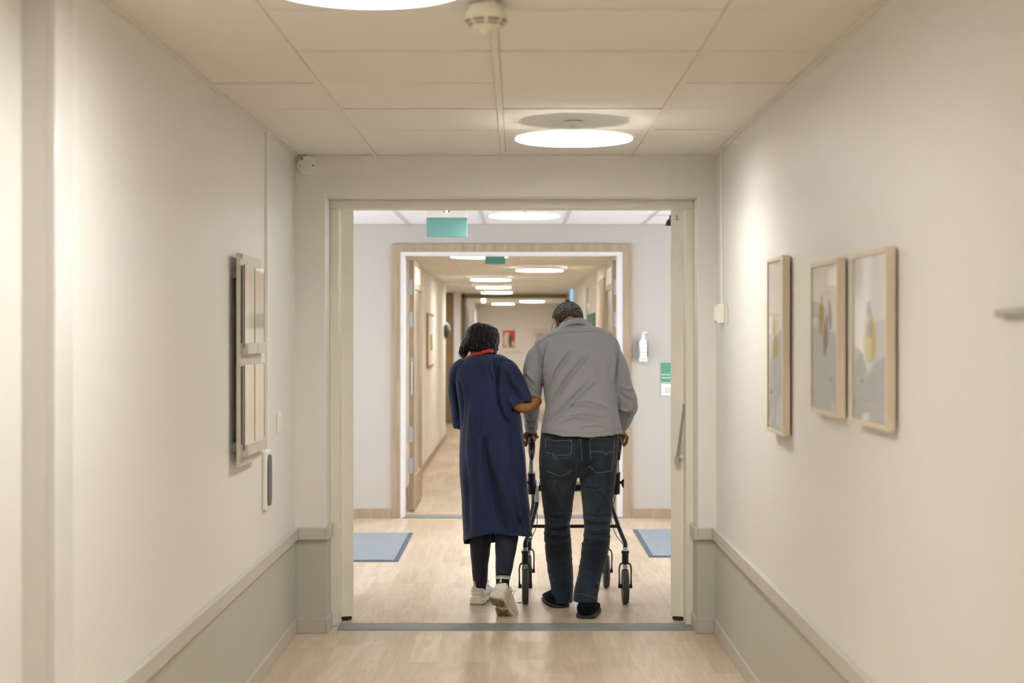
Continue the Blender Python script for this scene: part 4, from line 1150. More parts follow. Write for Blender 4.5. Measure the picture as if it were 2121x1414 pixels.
# jeans
b = MB()
b.loft(ring_rows(densify([(880, 1128, 1280, 8.32, .135), (900, 1121, 1282, 8.31, .142), (930, 1118, 1280, 8.305, .150), (955, 1117, 1278, 8.30, .150), (975, 1119, 1276, 8.31, .135), (986, 1130, 1266, 8.33, .10)], 4), 56, 0.86))
LLr = [(935, 1119, 1203, 8.31, .128), (975, 1118, 1200, 8.31, .118), (1000, 1119, 1193, 8.33, .104), (1030, 1122, 1188, 8.345, .094), (1060, 1127, 1184, 8.36, .086), (1085, 1130, 1180, 8.37, .080), (1108, 1127, 1181, 8.385, .080), (1130, 1130, 1183, 8.40, .074), (1160, 1132, 1185, 8.43, .070), (1190, 1136, 1187, 8.46, .070), (1215, 1141, 1187, 8.485, .071), (1238, 1143, 1186, 8.50, .074), (1246, 1143, 1186, 8.50, .074)]
RRr = [(935, 1196, 1279, 8.31, .128), (975, 1198, 1276, 8.305, .118), (1000, 1202, 1274, 8.30, .106), (1030, 1205, 1270, 8.295, .096), (1060, 1208, 1266, 8.285, .088), (1085, 1211, 1263, 8.28, .082), (1108, 1210, 1263, 8.27, .082), (1130, 1206, 1261, 8.26, .076), (1160, 1203, 1254, 8.245, .071), (1190, 1197, 1246, 8.23, .070), (1215, 1191, 1241, 8.215, .073), (1236, 1188, 1238, 8.21, .076), (1244, 1188, 1238, 8.21, .076)]
b.loft(ring_rows(densify(LLr, 4), 40, 0.92)); b.loft(ring_rows(densify(RRr, 4), 40, 0.92))
me = remeshed(b, 'jeans', 0.0046, 5, 0.5)
strip_bottom(me, lambda c, n: n.z < -0.8 and c.z < 0.16)
crumple(me, 0.003, 14, (1, 1, 1.0), 1.7)
crumple(me, 0.005, 16, (0.35, 0.5, 1.6), 5.2, lo=0.26, hi=0.56)
crumple(me, 0.002, 40, (0.5, 0.5, 1.5), 2.2)
J = 0.010
folds(me, [
    ([(1128, 1083), (1150, 1090), (1178, 1086)], 2.6, J), ([(1129, 1092), (1152, 1098), (1180, 1093)], 2.4, -J * 1.2), ([(1129, 1101), (1155, 1108), (1181, 1103)], 2.6, J), ([(1130, 1112), (1155, 1117), (1180, 1112)], 2.2, -J), ([(1130, 1068), (1155, 1074), (1182, 1066)], 2.4, -J * .8), ([(1135, 1125), (1160, 1128), (1182, 1122)], 2.2, J * .6),
    ([(1210, 1062), (1238, 1072), (1262, 1066)], 2.6, -J), ([(1210, 1072), (1238, 1080), (1262, 1076)], 2.6, J), ([(1211, 1084), (1238, 1089), (1262, 1084)], 2.2, -J * 1.2), ([(1210, 1093), (1236, 1099), (1262, 1094)], 2.4, J), ([(1210, 1104), (1235, 1108), (1261, 1104)], 2.2, -J), ([(1208, 1114), (1232, 1120), (1258, 1117)], 2.4, J * .9), ([(1206, 1127), (1228, 1131), (1250, 1128)], 2.4, -J * .6),
    ([(1203, 985), (1222, 1000), (1250, 1022), (1262, 1045)], 3.0, J * .7), ([(1206, 1010), (1235, 1012), (1257, 1011)], 1.8, -J * .9), ([(1200, 975), (1225, 962), (1260, 945)], 3.4, -J * .9), ([(1197, 986), (1225, 978), (1262, 972)], 3.0, -J * .7),
    ([(1150, 975), (1146, 1010), (1160, 1045), (1172, 1068)], 3.2, J * .8), ([(1135, 965), (1133, 1010), (1140, 1050)], 4.0, -J * .5), ([(1192, 990), (1180, 1020), (1165, 1040)], 3.0, -J * .7),
    ([(1260, 1030), (1240, 1050), (1222, 1068)], 3.0, J * .6), ([(1197, 930), (1198, 960), (1197, 984)], 2.6, -J * 1.8), ([(1140, 985), (1165, 992), (1190, 980)], 3.0, -J * 1.0),
    ([(1226, 1190), (1232, 1205), (1240, 1216)], 2.4, J * .9), ([(1205, 1185), (1214, 1190), (1222, 1202)], 2.4, J * .6), ([(1145, 1200), (1160, 1206), (1180, 1202)], 2.8, J * .7), ([(1148, 1212), (1165, 1217), (1182, 1211)], 2.2, -J * .7)])
je = finish(me, 'jeans', denim, man, smooth=True)
md = je.modifiers.new('cloth', 'SOLIDIFY'); md.thickness = 0.003; md.offset = -1
bv = bvh_of(me)
def sc(lst): return [[(1060 + x / 6.427, 880 + y / 6.427) for x, y in l] for l in lst]
# back pockets as patches a little proud of the seat
def patch(outline, name, lift, m, parent, shrink=0.0):
    pts = [(1060 + x / 6.427, 880 + y / 6.427) for x, y in outline]
    cx = sum(p[0] for p in pts) / len(pts); cy = sum(p[1] for p in pts) / len(pts)
    edge = []
    for a, c in zip(pts, pts[1:] + pts[:1]):
        k = max(1, int(math.hypot(c[0] - a[0], c[1] - a[1]) / 2.0))
        for j in range(k): edge.append((a[0] + (c[0] - a[0]) * j / k, a[1] + (c[1] - a[1]) * j / k))
    levels = 8; V = []; ok = True
    for L in range(levels + 1):
        f = 1 - L / levels
        row = []
        for x, y in edge:
            q = on_surface(bv, [(cx + (x - cx) * f, cy + (y - cy) * f)], 5, lift if L else 0.0002)
            row.append(q[0] if q else (row[-1] if row else W(x, y, 8.17)))
        V.append(row)
    bb = MB(); bb.loft(V, cap=False); return bb.build(name, m, parent, smooth=True)
patch([(448, 178), (600, 212), (798, 190), (796, 598), (650, 672), (462, 610), (455, 400)], 'back_pocket', 0.0016, denim, je)
patch([(1036, 182), (1180, 176), (1362, 172), (1352, 380), (1328, 604), (1140, 634), (1052, 500), (1040, 350)], 'back_pocket', 0.0016, denim, je)
line_part('pocket_stitching', bv, sc([[(450, 180), (600, 214), (796, 198)], [(798, 196), (796, 300), (792, 380)], [(450, 362), (500, 378), (548, 376), (580, 420), (612, 400), (700, 400), (792, 392)], [(550, 390), (565, 440), (600, 448), (606, 412)], [(468, 612), (560, 645), (650, 676), (800, 600)], [(455, 190), (450, 300)],
    ]), 0.0012, stitch_m, je, 0.0030)
line_part('pocket_stitching', bv, sc([[(1036, 184), (1180, 176), (1360, 176)], [(1036, 200), (1044, 340), (1050, 460)], [(1046, 358), (1140, 352), (1232, 360), (1250, 400), (1278, 362), (1352, 360)], [(1020, 540), (1080, 590), (1130, 636), (1230, 628), (1328, 608)], [(1328, 600), (1340, 480), (1354, 380), (1362, 190)]]), 0.0012, stitch_m, je, 0.0030)
line_part('faded_seam', bv, sc([[(466, 262), (560, 284), (700, 296), (796, 300)], [(470, 425), (560, 455), (790, 430)], [(1050, 240), (1360, 236)], [(1050, 262), (1360, 258)], [(1060, 345), (1355, 342)], [(1070, 560), (1140, 612), (1320, 588), (1322, 470)], [(480, 590), (650, 650), (790, 580)]]), 0.0009, stitch_dark, je, 0.0028)
line_part('seat_seam', bv, sc([[(915, 160), (920, 240), (928, 330), (934, 430), (935, 480)]]), 0.0010, stitch_m, je, 0.0008)
line_part('hem_stitch', bv, [[(1144, 1236), (1150, 1237), (1165, 1238), (1184, 1234)]], 0.0008, stitch_dark, je, 0.0008)
line_part('hem_stitch', bv, [[(1190, 1230), (1200, 1229), (1215, 1232), (1236, 1238)]], 0.0008, stitch_m, je, 0.0008)
for x, y in ((782, 214), (1048, 192)):
    q = on_surface(bv, [(1060 + x / 6.427, 880 + y / 6.427)], 5, 0.002)[0]
    bb = MB(); bb.ell(q, (.0035, .002, .0035), 12, 8); bb.build('rivet', rivet_m, je, smooth=True)

# slippers
def slipper(M, name='slipper'):
    up = [(-0.004, 0, .030, .016, .060), (0.006, 0, .044, .014, .080), (0.03, 0, .052, .013, .092), (0.07, 0, .053, .013, .094), (0.11, .001, .054, .013, .094), (0.15, .003, .055, .013, .080), (0.20, .006, .053, .013, .066), (0.245, .006, .048, .013, .052), (0.272, .004, .036, .014, .040), (0.286, .002, .018, .018, .030)]
    b = MB(); b.loft(shoe_rings(interp(up, 4), M, 32, 0.85)); o = b.build(name, slip_m, man, smooth=True)
    so = [(y, xo, a + .0035, 0.0, .0155) for y, xo, a, z0, z1 in up]
    so[0] = (-0.009, 0, .024, 0.0, .0155); so[-1] = (0.291, .002, .020, .003, .0155)
    b = MB(); b.loft(shoe_rings(interp(so, 4), M, 32, 0.45)); b.build('sole', slip_sole, o, smooth='auto')
    wl = [(y, xo, a + .0012, .0125, .0162) for y, xo, a, _, _ in so]
    b = MB(); b.loft(shoe_rings(interp(wl, 4), M, 32, 0.45)); b.build('welt', slip_welt, o, smooth='auto')
    return o
slipper(ML); slipper(MR)
for pts in ([W(1164, 1190, 8.47), W(1164, 1225, 8.50), Vector((ML @ Vector((0, .055, 0.05))))], [W(1220, 1195, 8.22), W(1214, 1235, 8.20), Vector((MR @ Vector((0, .055, 0.05))))]):
    b = MB(); b.tube(pts, [.043, .041, .043], 20, res=3, roundcap=True); b.build('sock', sock_b, man, smooth=True)

# hair and beard: shells over the skull
def shell(M, ells, test, off, name, m, parent, n=64, k=48, edge=None, seedn=60, amp=.0016):
    """one skin of short hair following the skull"""
    S = M
    verts = {}; V = []; Fc = []
    cache = {}
    def surf(d):
        best = 0
        for c, r in ells:
            c = Vector(c); o_ = Vector((0, 0, 0.02)) - c
            A = sum((d[i] / r[i]) ** 2 for i in range(3)); B = 2 * sum(o_[i] * d[i] / r[i] ** 2 for i in range(3)); Cc = sum((o_[i] / r[i]) ** 2 for i in range(3)) - 1
            D_ = B * B - 4 * A * Cc
            if D_ > 0:
                t = (-B + math.sqrt(D_)) / (2 * A); best = max(best, t)
        return best
    grid = []
    for i in range(k + 1):
        row = []
        for j in range(n):
            th = PI * i / k; ph = 2 * PI * j / n
            d = Vector((math.sin(th) * math.cos(ph), math.sin(th) * math.sin(ph), math.cos(th)))
            t = surf(d); p = Vector((0, 0, 0.02)) + d * t
            w = test(p)
            w = max(0.0, min(1.0, w))
            p2 = p + d * (off * min(1, w * 3) - 0.0035 * (1 - min(1, w * 3)) + amp * noise.noise(p * seedn) * w)
            row.append((p2, w)); V.append(S @ p2)
        grid.append(row)
    for i in range(k):
        for j in range(n):
            jj = (j + 1) % n
            if min(grid[i][j][1], grid[i + 1][j][1], grid[i][jj][1], grid[i + 1][jj][1]) <= 0 and max(grid[i][j][1], grid[i + 1][j][1], grid[i][jj][1], grid[i + 1][jj][1]) <= 0.0: continue
            Fc.append((i * n + j, (i + 1) * n + j, (i + 1) * n + jj, i * n + jj))
    bb = MB(); bb.add(V, Fc)
    return bb, grid
skull = [((0, -0.008, 0.035), (0.076, 0.096, 0.088)), ((0, -0.030, 0.015), (0.070, 0.074, 0.072)), ((0, 0.040, -0.005), (0.064, 0.054, 0.080)), ((0, 0.038, -0.060), (0.057, 0.054, 0.052))]
def scalp(p):
    back = (p.z + 0.014 + 0.010 * math.sin(p.x * 60 + 1) + 0.30 * max(0, abs(p.x) - 0.03)) * 40          # nape hairline
    side = (p.z - (0.004 + 0.9 * max(0, p.y + 0.01))) * 40 + (0 if abs(p.x) > 0.02 else 0)
    front = (0.070 - p.y + max(0, p.z - 0.075) * 0.4) * 40
    return min(back, front, side if p.y > -0.028 else 9)
bb, grid = shell(HM, skull[:2], scalp, 0.0055, 'hair', hair_grey, man, 96, 72)
# short coarse curls standing off the scalp
rnd = random.Random(4)
def curls(bb, HMx, count, ln, rad, ymax=0.07, zdark=-1):
    for _ in range(count):
        i = rnd.randrange(2, 60); j = rnd.randrange(96)
        p, w_ = grid[i][j]
        if w_ < 0.4: continue
        nrm = (p - Vector((0, -0.01, 0.03))).normalized()
        t = Vector((rnd.uniform(-1, 1), rnd.uniform(-1, 1), rnd.uniform(-1, 1))); t = (t - nrm * t.dot(nrm)).normalized()
        p = p + t * 0.003
        q1 = p + nrm * ln * 0.6 + t * ln * 0.5; q2 = p + nrm * ln * 0.8 - t * ln * 0.3
        bb.tube([HMx @ p, HMx @ q1, HMx @ q2], [rad, rad, rad * .5], 4, 1 if (rnd.random() < (0.22 if p.z > 0.075 else 0.55 if p.z > 0.04 else 0.85)) else 0)
curls(bb, HM, 3600, 0.0055, 0.0011)
o = bb.build('hair', [hair_grey, hair_dark], man, smooth=True)
HMi = HM.inverted()
for p in o.data.polygons[:]:
    if len(p.vertices) == 4 and (HMi @ p.center).z + 0.09 * noise.noise((HMi @ p.center) * 130) < 0.038: p.material_index = 1
def beardf(p):
    return min((0.012 - p.z) * 40 if abs(p.x) > 0.03 else (-0.050 - p.z) * 40, (p.y - 0.012) * 60, 2)
bb, g2 = shell(HM, skull[2:], beardf, 0.006, 'beard', beard_m, man, 48, 36)
bb.build('beard', beard_m, man, smooth=True)
# glasses
b = MB()
for sx in (-1, 1):
    pts = [HM @ Vector((sx * (0.033 + 0.024 * math.cos(2 * PI * k / 20)), 0.108, 0.002 + 0.018 * math.sin(2 * PI * k / 20))) for k in range(21)]
    b.tube(pts, 0.0012, 6, ref=(0, 0.3, 1))
b.tube([HM @ Vector((-0.010, 0.108, 0.006)), HM @ Vector((0, 0.112, 0.009)), HM @ Vector((0.010, 0.108, 0.006))], 0.0012, 6)
gl = b.build('glasses', ink_black, man)
for sx in (-1, 1):
    b = MB(); b.tube([HM @ Vector((sx * 0.057, 0.108, 0.008)), HM @ Vector((sx * 0.078, 0.05, 0.012)), HM @ Vector((sx * 0.0845, 0.0, 0.016)), HM @ Vector((sx * 0.087, -0.022, 0.006)), HM @ Vector((sx * 0.086, -0.030, -0.008))], 0.0016, 6, ref=(0, 0, 1)); b.build('temple_arm', ink_black, gl)
    b = MB(); b.ell((sx * 0.033, 0.108, 0.002), (0.023, 0.001, 0.0175), M=HM); b.build('lens', glass_clear, gl)

# ---------------------------------------------------------------- WOMAN
HW = head_matrix(W(998, 715, 8.46), -18, 16, 9)
b = MB()
b.loft(ring_rows(densify([(1000, 980, 1062, 8.38, .10), (930, 978, 1058, 8.37, .10), (870, 975, 1050, 8.36, .08), (820, 968, 1048, 8.37, .08), (780, 962, 1048, 8.38, .08), (758, 958, 1048, 8.38, .085), (745, 975, 1032, 8.39, .06)], 3), 32, 0.9))
b.tube([W(1003, 752, 8.39), W(1001, 735, 8.41), HW @ Vector((0, -0.015, -0.05))], [(.062, .056), (.050, .050), (.048, .050)], 22, res=3, roundcap=True)
add_head(b, HW, 0.94, True)
# right arm hooked under the other person's elbow
SWR, EWR, WWR = W(1052, 770, 8.37), W(1073, 838, 8.27), W(1113, 831, 8.32)
b.tube([SWR, SWR.lerp(EWR, .5), EWR], [.038, .037, .035], 18, res=3, roundcap=True, ref=(1, 0, 0))
b.tube([EWR + Vector((0, 0, 0.0)), W(1088, 842, 8.275), W(1104, 836, 8.29), WWR], [(.034, .036), (.036, .037), (.031, .032), (.027, .026)], 20, ref=(0, 0, 1), res=4, roundcap=True)
add_hand(b, WWR + Vector((0.0, 0.006, 0.0)), (-0.10, 0.98, 0.05), (0.85, 0.08, 0.5), (0.7, 0.8, 0.5), 1, 0.92, 1.0)
# left arm bent forward
SWL, EWL, WWL = W(958, 775, 8.38), W(952, 870, 8.44), W(985, 868, 8.66)
b.tube([SWL, SWL.lerp(EWL, .5), EWL], [.043, .041, .037], 18, res=3, roundcap=True, ref=(1, 0, 0))
b.tube([EWL, EWL.lerp(WWL, .4), EWL.lerp(WWL, .8), WWL], [.036, .036, .028, .024], 18, res=3, roundcap=True, ref=(0, 0, 1))
add_hand(b, WWL, (0.75, 0.6, 0.05), (0, 0.1, 1), (0.25, 0.35, 0.3), 1, 0.93, 0.2)
# legs
LW = [W(998, 960, 8.39), W(996, 1040, 8.42), W(995, 1120, 8.47), W(994, 1150, 8.50), W(994, 1185, 8.54), W(995, 1208, 8.575)]
RW = [W(1042, 960, 8.37), W(1044, 1040, 8.36), W(1048, 1112, 8.31), W(1047, 1140, 8.27), W(1044, 1175, 8.225), W(1041.5, 1204, 8.195)]
b.tube(LW, [.07, .055, .046, .044, .034, .028], 20, res=4); b.tube(RW, [.07, .055, .046, .042, .034, .028], 20, res=4)
# feet
MWL = Matrix.Translation((W(987, 1252, 8.55).x, 8.545, 0)) @ Matrix.Rotation(math.radians(-14), 4, 'Z') @ Matrix.Diagonal((1, 1, 1.14, 1))
ballR = Vector((W(1045, 1274, 8.22).x, 8.225, 0.0))
pitch = math.radians(-40)
MWR = Matrix.Translation(ballR) @ Matrix.Rotation(math.radians(-20), 4, 'Z') @ Matrix.Rotation(pitch, 4, 'X') @ Matrix.Rotation(math.radians(6), 4, 'Y') @ Matrix.Translation((0, -0.175, 0)) @ Matrix.Diagonal((1, 1, 1.1, 1))
for M in (MWL, MWR):
    b.loft(shoe_rings(interp([(0.035, 0, .016, .04, .08), (0.06, 0, .021, .035, .10), (0.10, 0, .023, .032, .085), (0.15, .002, .032, .03, .08), (0.20, .003, .033, .03, .065), (0.24, .003, .024, .03, .05)], 3), M, 20))
me = remeshed(b, 'person', 0.0048, 5, 0.5)
woman = finish(me, 'person', skin_woman, None, smooth=True)
tag(woman, 'person', 'person')
woman['label'] = 'person with black wavy hair in a navy work dress, arm hooked round the taller one'
eyes_and_lips(woman, HW, 0.94)

# dress
n = 72
rows = [(734, 982, 1038, 8.385, .058), (740, 966, 1049, 8.38, .080), (750, 951, 1058, 8.375, .102), (763, 945, 1063, 8.37, .122), (780, 943, 1067, 8.365, .136), (805, 945, 1070, 8.36, .142), (835, 950, 1074, 8.36, .140), (870, 953, 1080, 8.36, .142), (905, 953, 1084, 8.36, .148), (945, 952, 1088, 8.365, .156), (985, 953, 1091, 8.37, .160), (1025, 956, 1094, 8.37, .163), (1065, 958, 1098, 8.375, .166), (1098, 960, 1101, 8.38, .168)]
dr = densify(rows, 4)[::-1]
rings = ring_rows(dr, n, 0.86)
# last ring follows the uneven hem; index 0 is the bottom
hem = []
cH = W(1032, 1110, 8.38)
def hem_py(px):
    pts = [(955, 1119), (960, 1119.5), (985, 1113), (1005, 1108), (1025, 1103.5), (1045, 1107.5), (1064, 1110.5), (1085, 1111), (1104, 1112), (1110, 1112)]
    for (a, p), (c, q) in zip(pts[:-1], pts[1:]):
        if a <= px <= c: return p + (q - p) * (px - a) / (c - a)
    return pts[0][1] if px < 955 else pts[-1][1]
for k in range(n):
    an = 2 * PI * k / n; c_, s_ = math.cos(an), math.sin(an)
    c_ = math.copysign(abs(c_) ** .86, c_); s_ = math.copysign(abs(s_) ** .86, s_)
    wv = 1 + 0.05 * math.sin(5 * an + 1.0) + 0.03 * math.sin(9 * an)
    x = cH.x + 0.193 * c_ * (1 + 0.0 * wv); y = 8.38 + 0.170 * s_ * wv
    px = CX + x * F / y
    if s_ <= 0.1: z = HC - (hem_py(px) - CY) * y / F
    else: z = HC - ((1127 if px < 1018 else 1127 - 20 * min(1, (px - 1018) / 45)) - CY) * y / F
    hem.append(Vector((x, y, z)))
rings = [hem, [h.lerp(r, .5) for h, r in zip(hem, rings[0])]] + rings
b = MB(); b.loft(rings)
# sleeves
b.tube([W(1036, 757, 8.375), W(1052, 772, 8.36), W(1064, 800, 8.33), W(1075, 826, 8.29), W(1081, 843, 8.265)], [(.055, .070), (.066, .074), (.072, .070), (.069, .064), (.062, .060)], 28, ref=(0, 1, 0), res=5)
b.tube([W(967, 756, 8.375), W(953, 772, 8.375), W(949, 806, 8.40), W(950, 850, 8.42), W(952, 884, 8.44)], [(.052, .068), (.060, .072), (.056, .064), (.045, .058), (.036, .052)], 28, ref=(0, 1, 0), res=5)
me = remeshed(b, 'work_dress', 0.0048, 6, 0.5)
sd_ = (W(1081, 843, 8.265) - W(1075, 826, 8.29)).normalized(); se = W(1081, 843, 8.265); le = W(952, 884, 8.44)
def tst(c, nn):
    if c.z < 0.47 and nn.z < -0.55: return True
    if (c - se).length < 0.09 and nn.dot(sd_) > 0.72 and (c - se).dot(sd_) > -0.015: return True
    if (c - le).length < 0.07 and nn.z < -0.75: return True
    return False
strip_bottom(me, tst)
crumple(me, 0.0035, 6.5, (1.2, 1, 0.55), 8.3)
crumple(me, 0.0015, 18, (1.2, 1.2, 0.5), 4.4)
K = 0.027
folds(me, [
    ([(1004, 742), (1006, 780), (1000, 840), (996, 900)], 5, K * .5), ([(1020, 742), (1026, 775), (1035, 800)], 3.0, -K * .6), ([(1014, 744), (1018, 770), (1024, 790)], 3.0, K * .5), ([(1030, 742), (1036, 760), (1040, 778)], 2.4, K * .5),
    ([(1038, 742), (1032, 765), (1030, 800), (1034, 840), (1048, 868), (1062, 880)], 3.0, -K * 1.3), ([(1041, 748), (1052, 745), (1062, 750)], 2.2, -K * .6),
    ([(1052, 765), (1065, 795), (1080, 815), (1094, 826)], 3.0, K * .9), ([(1046, 770), (1058, 800), (1072, 822), (1086, 834)], 3.4, -K * .7), ([(1046, 800), (1056, 825), (1066, 842)], 3.0, K * .6),
    ([(945, 760), (938, 790), (945, 830), (953, 870)], 3.0, -K * .9), ([(952, 790), (956, 840), (956, 885)], 3.0, -K),
    ([(985, 800), (975, 860), (972, 930), (975, 1000)], 6, K * .5), ([(1002, 905), (1010, 960), (1024, 1010), (1036, 1060), (1048, 1105)], 6, -K * 1.5), ([(1012, 900), (1024, 960), (1040, 1010), (1056, 1060), (1068, 1100)], 7, K * 1.1), ([(992, 900), (996, 960), (1004, 1020), (1014, 1085)], 6, K * .7),
    ([(1060, 900), (1068, 960), (1078, 1020), (1088, 1080)], 5, -K * .6), ([(1072, 890), (1080, 940), (1088, 1000)], 4, K * .6), ([(968, 960), (968, 1040), (970, 1110)], 6, -K * .5), ([(1076, 1060), (1080, 1080), (1084, 1108)], 2.6, K * .7), ([(1071, 1062), (1074, 1085), (1073, 1108)], 2.6, -K * .7), ([(1086, 1062), (1092, 1085), (1094, 1108)], 2.4, -K * .6)])
dress = finish(me, 'work_dress', navy, woman, smooth=True)
md = dress.modifiers.new('cloth', 'SOLIDIFY'); md.thickness = 0.002; md.offset = -1
bvw = bvh_of(me)
navy_seam = mat('navy_seam', rgb(24, 34, 62), .8)
line_part('armhole_seam', bvw, [[(1037, 741), (1033, 752), (1030, 770), (1029, 795), (1031, 825), (1040, 852)]], 0.0009, navy_seam, dress, 0.0003)
line_part('neck_seam', bvw, [[(958, 750), (968, 746), (985, 739), (1003, 735.5)]], 0.0008, navy_seam, dress, 0.0004)
line_part('hem_stitch', bvw, [[(962, 1114), (985, 1108), (1005, 1103), (1024, 1099), (1045, 1102), (1064, 1105), (1085, 1106), (1100, 1107)]], 0.0006, navy_seam, dress, 0.0002)
bb = MB()
rn = random.Random(2)
for k in range(7):
    x = 1040 + k * 3.2; y = 748 + 5 * abs(math.sin(k)) - k * 0.4
    q = on_surface(bvw, [(x, y), (x + 1.6, y + 2.5)], 1.0, 0.0003)
    if len(q) > 1: bb.tube(q, .0012, 5)
bb.build('shoulder_tucks', navy_seam, dress)
# lanyard round the neck
b = MB(); rings = []
c = W(994, 736, 8.405)
for k in range(48):
    an = 2 * PI * k / 48; x, y = .075 * math.cos(an), .066 * math.sin(an)
    z = (0.016 * (-math.sin(an)) if y < 0 else -0.03 * math.sin(an)) + 0.30 * x
    p = c + Vector((x, y, z)); o_ = Vector((math.cos(an), math.sin(an), 0))
    rings.append([p + o_ * .002 + Vector((0, 0, -.009)) + o_ * .003, p + o_ * .002 + Vector((0, 0, .009)), p + Vector((0, 0, .009)), p + Vector((0, 0, -.009)) + o_ * .003])
b.loft(rings + [rings[0]], cap=False); b.build('lanyard', lanyard_m, woman, smooth='auto')

# leggings and socks
def tube_obj(path, rad, name, m, parent, res=4, n=24):
    bb = MB(); bb.tube(path, rad, n, res=res, cap=True); return bb.build(name, m, parent, smooth='auto', angle=60)
lg = tube_obj([W(998, 985, 8.39), W(997, 1040, 8.42), W(995.5, 1110, 8.46), W(994.5, 1140, 8.49), W(994, 1175, 8.53), W(995, 1205, 8.565)], [.076, .070, .062, .056, .046, .0405], 'legging', legging, woman)
rg = tube_obj([W(1042, 985, 8.37), W(1045, 1040, 8.35), W(1049, 1105, 8.31), W(1048, 1130, 8.285), W(1045, 1165, 8.235), W(1042, 1193, 8.200)], [.076, .072, .0665, .060, .0495, .0405], 'legging', legging, woman)
tube_obj([W(995, 1203, 8.563), Vector(MWL @ Vector((0, .058, .06)))], [.037, .036], 'sock', sock_b, woman, 0)
so = tube_obj([W(1042, 1190, 8.203), W(1041, 1208, 8.192), Vector(MWR @ Vector((0.0, .062, .060)))], [.0378, .036, .034], 'sock', sock_b, woman, 3)
dA, dB = W(1042, 1190, 8.203), W(1041, 1222, 8.182)
for (t0, t1, r_) in ((.10, .15, .0418), (.19, .30, .0412)):
    tube_obj([dA.lerp(dB, t0), dA.lerp(dB, t1)], [r_, r_ - .0004], 'sock_band', sock_w, so, 0, 32)

